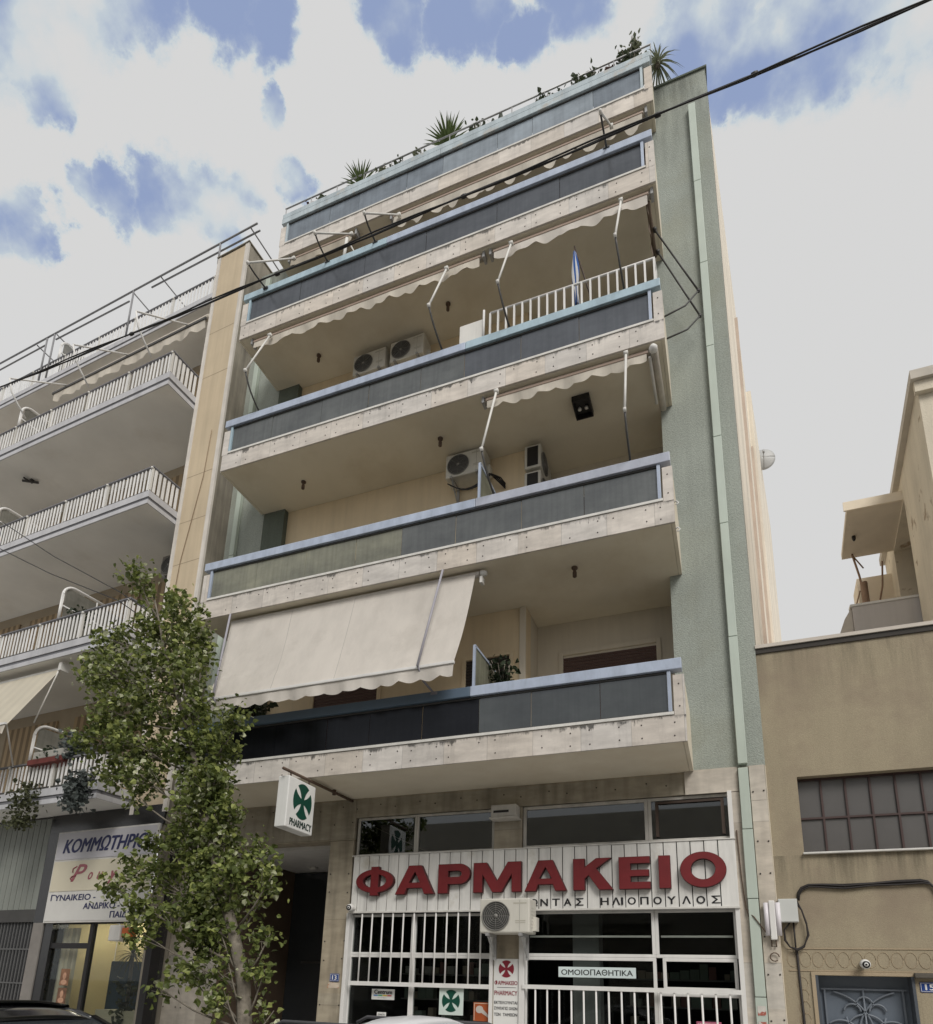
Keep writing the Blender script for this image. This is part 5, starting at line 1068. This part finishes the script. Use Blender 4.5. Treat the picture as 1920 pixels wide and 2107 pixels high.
YUC = leafmat('yucca_leaf', (.09,.125,.04), .3, .2); PALE = leafmat('pale_grey_leaf', (.16,.175,.11), .3, .3); DKL = leafmat('dark_leaf', (.028,.042,.02), .4, .25); RFL = leafmat('roof_plant_leaf', (.065,.082,.045), .4, .35); SUCC = leafmat('blue_grey_leaf', (.085,.10,.095), .3, .15); REDL = leafmat('reddish_leaf', (.09,.04,.03), .4, .2)
POT = M('terracotta', (.22,.09,.055), .9, .15, 6)
spiky('yucca', 'big spiky yucca on the roof edge, right of the other yucca', 'plant', (-4.0,-.2,17.95), 70, .60, .045, YUC, .95, .25, 1, .22, group='yuccas on the roof edge')
spiky('yucca', 'big spiky yucca on the roof edge, nearer the left end of the roof', 'plant', (-6.0,-.2,17.9), 58, .54, .04, YUC, .95, .3, 2, .2, group='yuccas on the roof edge')
spiky('spider_plant', 'pale drooping leafy plant hanging over the right end of the roof railing', 'plant', (.12,-.15,17.85), 64, .46, .024, PALE, 1.85, 1.1, 3, .06)
def clump(name, label, base, w_, h, n, mt, seed, sz=.06, cat='plant', pot=True, up_=0, group=None):
    t = thing(name, label, cat, base, 0, group); rn = random.Random(seed); b = MB(); c = Vector(base)
    st_ = MB()
    for i in range(max(3, n//22)):
        tip = c+Vector((rn.uniform(-w_,w_)*.5, rn.uniform(-.1,.1), h*rn.uniform(.5,1))); st_.tube([c+Vector((rn.uniform(-w_,w_)*.25,0,0)), tip], .006, 5)
        for q_ in range(18):
            f = rn.random(); p = c+(tip-c)*f+Vector((rn.gauss(0,.05),rn.gauss(0,.05),rn.gauss(0,.05))); leaf(b, p, sz*rn.uniform(.6,1.2), rn, 0)
    b.build('leaves', mt, t); st_.build('stem', BARK, t)
    if pot: MB().lathe([(.07,-.02),(.10,-.14)][::-1]+[(.075,0)], c, (0,0,1), 12).build('pot', POT, t)
    return t
rp = [(-7.2,.30,.16,REDL,'low reddish plants at the left end of the roof railing'),(-6.85,.2,.25,RFL,'thin weedy plant on the roof, second from the left end'),(-5.45,.18,.40,PALE,'slender grey plant on the roof right of the left yucca'),(-4.95,.35,.22,RFL,'low dark plant behind the roof rail between the yuccas'),
      (-4.55,.2,.30,PALE,'wispy plant on the roof just left of the right yucca'),(-3.35,.22,.45,RFL,'small dark plant on the roof just right of the right yucca'),(-1.85,.7,.30,RFL,'long row of dark leaves behind the roof rail, right of the cactus'),
      (-1.15,.55,.42,RFL,'dark bushy plant behind the roof rail, midway to the right end'),(-.72,.25,.22,REDL,'small rusty plant behind the roof rail'),(-.42,.26,.62,RFL,'tall dark cactus-like shrub near the right end of the roof'),(-.28,.2,1.05,PALE,'thin straggling plant reaching highest over the roof')]
for i, (x, w_, h, mt, lb_) in enumerate(rp): clump('roof_plant', lb_, (x,-.24,17.72), w_, h+.1, int(200+520*w_), mt, 60+i, .08, group='pot plants along the roof railing')
o = thing('cactus', 'small cactus with upright pads on the roof railing, midway along the roof', 'plant', (-2.85,-.24,17.7)); b = MB()
for dx, h, r_ in ((0,.55,.05),(-.12,.4,.045),(.1,.38,.05),(.2,.28,.05),(-.2,.25,.045),(.05,.3,.07)): b.lathe([(r_*.6,0),(r_,h*.3),(r_*1.05,h*.7),(r_*.6,h*.96),(.005,h)], (-2.85+dx,-.24+dx*.3,17.72), (dx*.6,0,1), 9)
b.build('pads', DKL, o); MB().lathe([(.14,-.14),(.17,.02)], (-2.85,-.24,17.72), (0,0,1), 14).build('pot', POT, o)
clump('pot_plant', 'dark ivy-like plant spilling over the glass partition of the lowest balcony', (-2.58,-.5,5.75), .42, .55, 260, DKL, 90, .085)
clump('pot_plant', 'dark leafy plant under the left end of the beige awning', (-6.6,-1.0,5.35), 1.0, .75, 500, DKL, 91, .10)
# plants on the lowest left balcony
def trail(name, label, base, w_, up_, down, n, mt, seed, sz):
    t = thing(name, label, 'plant', LW(base)); rn = random.Random(seed); b = MB()
    for i in range(n):
        f = rn.betavariate(1.3,1.2); zz_ = up_-(up_+down)*f; ww = w_*(.45+.55*math.sin(math.pi*min(1,f*.8+.15)))
        leaf(b, Vector((base[0]+rn.gauss(0,ww*.4), base[1]+rn.gauss(0,.10)-.05*f, base[2]+zz_)), sz*rn.uniform(.6,1.2), rn, 0)
    lb(b, 'leaves', mt, t); return t
t = trail('trailing_plant', 'wispy green trailing plant hanging over the lowest left balcony edge', (-1.72,-.78,4.78), .38, .15, .75, 520, leafmat('wispy_green', (.075,.082,.04)), 70, .07)
t = trail('trailing_plant', 'grey succulent trailing over the corner of the lowest left balcony', (-.35,-.76,4.8), .38, .2, .55, 480, SUCC, 71, .085)
t = trail('pot_plant', 'bushy blue grey plant in a pot on the lowest left rail', (-.95,-.55,5.5), .38, .32, .18, 560, SUCC, 72, .085)
t = trail('pot_plant', 'low green plant in a grey trough behind the rounded white partition frame', (-1.55,-.5,5.45), .34, .15, .12, 260, DKL, 73, .07)
t = thing('planter', 'grey stone trough with a red base on the lowest left rail', 'planter', LW((-1.45,-.6,5.3))); lb(MB().box(-1.85,-.95,-.74,-.5,5.36,5.5), 'trough', M('grey_trough', (.35,.34,.31), .9, .15, 6), t, bevel=.015); lb(MB().box(-1.95,-1.0,-.76,-.48,5.25,5.355), 'tray', M('dark_red_tray', (.13,.03,.025), .7, .2, 6), t, bevel=.01)
trail('pot_plant', 'small green plant behind the second left balcony partition frame', (-1.75,-.4,8.42), .3, .18, .1, 140, DKL, 74, .07)
# palm inside the hairdresser's
p_ = LW((.10,.42,1.95)); spiky('dracaena', 'dark dracaena with thin drooping leaves in the hairdresser window', 'plant', p_, 34, .42, .028, leafmat('dracaena_leaf', (.07,.07,.03)), 1.5, .7, 5)
o = lb(MB().tube([(.10,.42,.4),(.13,.42,1.2),(.10,.42,1.97)], .03, 8), 'stem', BARK, bpy.data.objects['dracaena'])
trail('pot_plant', 'leggy plant low in the hairdresser window', (.18,.35,1.2), .22, .35, .45, 110, leafmat('dim_leaf', (.06,.065,.035)), 75, .12)

# ------------------------------------------------------------------ the block across the street (mirrored in the shop's upper windows)
OP = thing('apartment_building', 'cream apartment block across the street, seen only mirrored in the shop windows', 'building', (-4,-13.5,0))
OPW = M('opposite_render', (.62,.58,.5), .9, .1); OPG = M('opposite_dark_glass', (.03,.035,.04), .2, .1)
MB().box(-24,16,-20,-13.0,0,7.4).build('wall', OPW, OP)
for k in range(1):
    z_ = 3.6+2.95*k
    for xa in (-22,-14.5,-7,.5,8): 
        o = MB().box(xa,xa+5.6,-12.98,-11.9,z_,z_+.2).build('balcony', OPW, OP); MB().box(xa,xa+5.6,-11.95,-11.9,z_+.202,z_+1.0).build('parapet', WHITE if k%2 else OPW, o)
        for xb in (.5,2.3,4.1): MB().box(xa+xb,xa+xb+1.1,-12.996,-12.97,z_+.25,z_+2.3).build('window', OPG, OP)
for xa in (-22,-17,-12,-7,-2,3,8,12): MB().box(xa,xa+3.6,-12.996,-12.97,.1,2.7).build('shop_window', OPG, OP)

# ------------------------------------------------------------------ cars
def car(label, loc, rz, paint, name='parked_car', L_=4.2, Wd=1.72, H_=1.44, rails=False):
    t = thing(name, label, 'car', loc, rz); X = L_/2
    side = [(-X,.42,0),(-X+.02,.78,0),(-X+.12,.92,0),(-X+.95,.98,0),(-X+1.0,.985,0),(X-.5,.96,0),(X-.12,.88,0),(X,.6,0),(X-.02,.36,0)]
    b = MB(); n = 28
    # body: cross sections along the length
    secs = []
    prof_ = [(-X,.40,.62,.80),(-X+.08,.28,.80,.92),(-X+.6,.22,.90,.98),(-X+1.3,.22,.95,1.0),(0,.22,.97,1.0),(X-1.1,.22,.97,1.0),(X-.5,.24,.93,.97),(X-.1,.30,.82,.9),(X,.42,.66,.80)]
    for x, zl, zh, wf in prof_:
        h = Wd/2*wf; secs.append([(x,-h*.92,zl),(x,-h,zl+.15),(x,-h,(zl+zh)/2+.1),(x,-h*.97,zh-.03),(x,-h*.86,zh+.01),(x,h*.86,zh+.01),(x,h*.97,zh-.03),(x,h,(zl+zh)/2+.1),(x,h,zl+.15),(x,h*.92,zl)])
    k_ = 10; vs = [p for s_ in secs for p in s_]
    fs = [(i*k_+j, i*k_+(j+1)%k_, (i+1)*k_+(j+1)%k_, (i+1)*k_+j) for i in range(len(secs)-1) for j in range(k_)]+[tuple(range(k_)), tuple((len(secs)-1)*k_+j for j in range(k_-1,-1,-1))]
    b.add(vs, fs, 0, True); o = b.build('body', paint, t, world=False)
    sb_ = o.modifiers.new('s', 'SUBSURF'); sb_.levels = 1; sb_.render_levels = 2
    # cabin: glass house then roof panel
    cab = [(-X+1.05,.96,.80,0),(-X+1.75,H_-.10,.66,1),(-X+2.1,H_-.02,.63,1),(-.1+.3,H_,.62,1),(X-1.25,H_-.03,.62,1),(X-.72,H_-.22,.64,1),(X-.42,.95,.76,0)]
    g_ = MB(); vs = []; 
    for x, zz_, hw, f in cab: vs += [(x,-hw*1.0,zz_),(x,hw*1.0,zz_)]
    for x, zz_, hw, f in cab: vs += [(x,-.80,.955),(x,.80,.955)]
    nC = len(cab); fs = [(2*i,2*i+1,2*i+3,2*i+2) for i in range(nC-1)]
    for i in range(nC-1): fs += [(2*i,2*i+2,2*nC+2*i+2,2*nC+2*i),(2*i+1,2*nC+2*i+1,2*nC+2*i+3,2*i+3)]
    g_.add(vs, fs); g_.build('windows', DGLASS, t, world=False)
    r_ = MB(); xs_ = [-X+1.72,-X+2.0,-X+2.4,.1,X-1.6,X-1.2,X-.75]; zs_ = [H_-.115,H_-.04,H_-.005,H_+.01,H_-.0,H_-.025,H_-.2]
    def fr_(u, v):
        f = u*(len(xs_)-1); i = min(int(f), len(xs_)-2); t_ = f-i; x = xs_[i]+(xs_[i+1]-xs_[i])*t_; zz_ = zs_[i]+(zs_[i+1]-zs_[i])*t_; y = (v-.5)*2
        return (x, y*.655, zz_+.012+.03*(1-abs(y)**2.5)-.03*abs(y)**6)
    r_.grid(fr_, 24, 16); r_.build('roof', paint, t, world=False, solid=.03)
    pil = MB()
    for s_ in (-1, 1):
        pil.bar((-X+1.05,s_*.79,.96),(-X+1.78,s_*.655,H_-.09),.06,.05); pil.bar((.25,s_*.80,.96),(.25,s_*.64,H_-.03),.09,.04); pil.bar((X-.45,s_*.77,.95),(X-.78,s_*.65,H_-.2),.12,.06)
        pil.tube([(xs_[i], s_*.665, zs_[i]-.01) for i in range(len(xs_))], .028, 8)
    pil.build('pillars', paint, t, world=False)
    tr2 = MB()
    for s_ in (-1, 1): tr2.tube([(-X+1.1,s_*.80,.97),(X-.5,s_*.79,.965)], .012, 6); tr2.tube([(-X+1.12,s_*.785,1.0),(-X+1.76,s_*.67,H_-.11),(.1,s_*.655,H_-.035),(X-1.2,s_*.655,H_-.06),(X-.74,s_*.66,H_-.24)], .010, 6)
    tr2.build('chrome_trim', M('chrome', (.7,.7,.72), .15, .02, metal=1), t, world=False)
    if rails:
        rl = MB()
        for s_ in (-1, 1): rl.tube([(-.55,s_*.60,H_-.02),(-.45,s_*.60,H_+.03),(X-1.3,s_*.60,H_+.02),(X-1.15,s_*.60,H_-.03)], .014, 8)
        rl.build('roof_rails', M('dark_grey_plastic', (.06,.06,.065), .5), t, world=False)
    for x in (-X+.8, X-.75):
        for s_ in (-1, 1):
            tyre = MB().lathe([(.22,-.1),(.30,-.09),(.315,-.05),(.315,.05),(.30,.09),(.22,.1)], (x,s_*(Wd/2-.12),.315), (0,1,0), 24).build('wheel', BLACK, t, world=False)
            MB().lathe([(.05,-.112),(.20,-.108),(.215,-.09),(.215,.09),(.20,.108),(.05,.112)], (x,s_*(Wd/2-.12),.315), (0,1,0), 18).build('rim', ALU, tyre, world=False)
    for s_ in (-1, 1):
        MB().box(-X-.005,-X+.1,s_*.55-.16,s_*.55+.16,.62,.74).build('headlight', M('lamp_glass', (.7,.7,.7), .1), t, world=False, bevel=.02)
        MB().box(X-.08,X+.005,s_*.6-.12,s_*.6+.12,.62,.82).build('tail_light', M('red_lamp', (.3,.01,.01), .2), t, world=False, bevel=.02)
        MB().box(-X+1.25,-X+1.42,s_*.93-.09,s_*.93+.09,.98,1.12).build('mirror', paint, t, world=False, bevel=.03)
    return t
car('white parked car, only its roof and dark roof rails showing before the pharmacy', (-2.15,-4.35,-.14), 0, M('white_car_paint', (.74,.75,.77), .2, .02, spec=.6), rails=True, H_=1.40, L_=3.9)
car('black parked car at the lower left corner, roof edge with chrome window trim', (-6.55,-4.0,-.14), math.pi, M('black_car_paint', (.008,.008,.009), .12, .1, spec=.7), H_=1.36)

# ------------------------------------------------------------------ every loose piece of these parts is a part of its own
SPLIT = {'bolt','hall_wall','roof_rails','side_panel','door_jamb','rail_post','marble_lintel','marble_pier','bracket','end_bracket','pillars','chrome_trim','shop_room','shop_pier','recess_wall','pilaster_edge','inner_frame','door_frame','ceiling_light'}
def split_loose(o):
    me = o.data; n = len(me.vertices); par = list(range(n))
    def find(a):
        while par[a] != a: par[a] = par[par[a]]; a = par[a]
        return a
    for p in me.polygons:
        v0 = find(p.vertices[0])
        for v in p.vertices[1:]: par[find(v)] = v0
    comp = {}
    for p in me.polygons: comp.setdefault(find(p.vertices[0]), []).append(p)
    if len(comp) < 2: return
    base = o.name.split('.')[0]
    for ps in list(comp.values()):
        ids = sorted({v for p in ps for v in p.vertices}); mp = {v: i for i, v in enumerate(ids)}
        nm = bpy.data.meshes.new(base); nm.from_pydata([me.vertices[v].co[:] for v in ids], [], [[mp[v] for v in p.vertices] for p in ps]); nm.update()
        for mt in me.materials: nm.materials.append(mt)
        nm.polygons.foreach_set('material_index', [p.material_index for p in ps]); nm.polygons.foreach_set('use_smooth', [p.use_smooth for p in ps])
        c = o.copy(); c.data = nm; c.name = base; col.objects.link(c); c.parent = o.parent
    bpy.data.objects.remove(o)
for o in list(scn.objects):
    if o.type == 'MESH' and o.parent is not None and not o.children and o.name.split('.')[0] in SPLIT: split_loose(o)
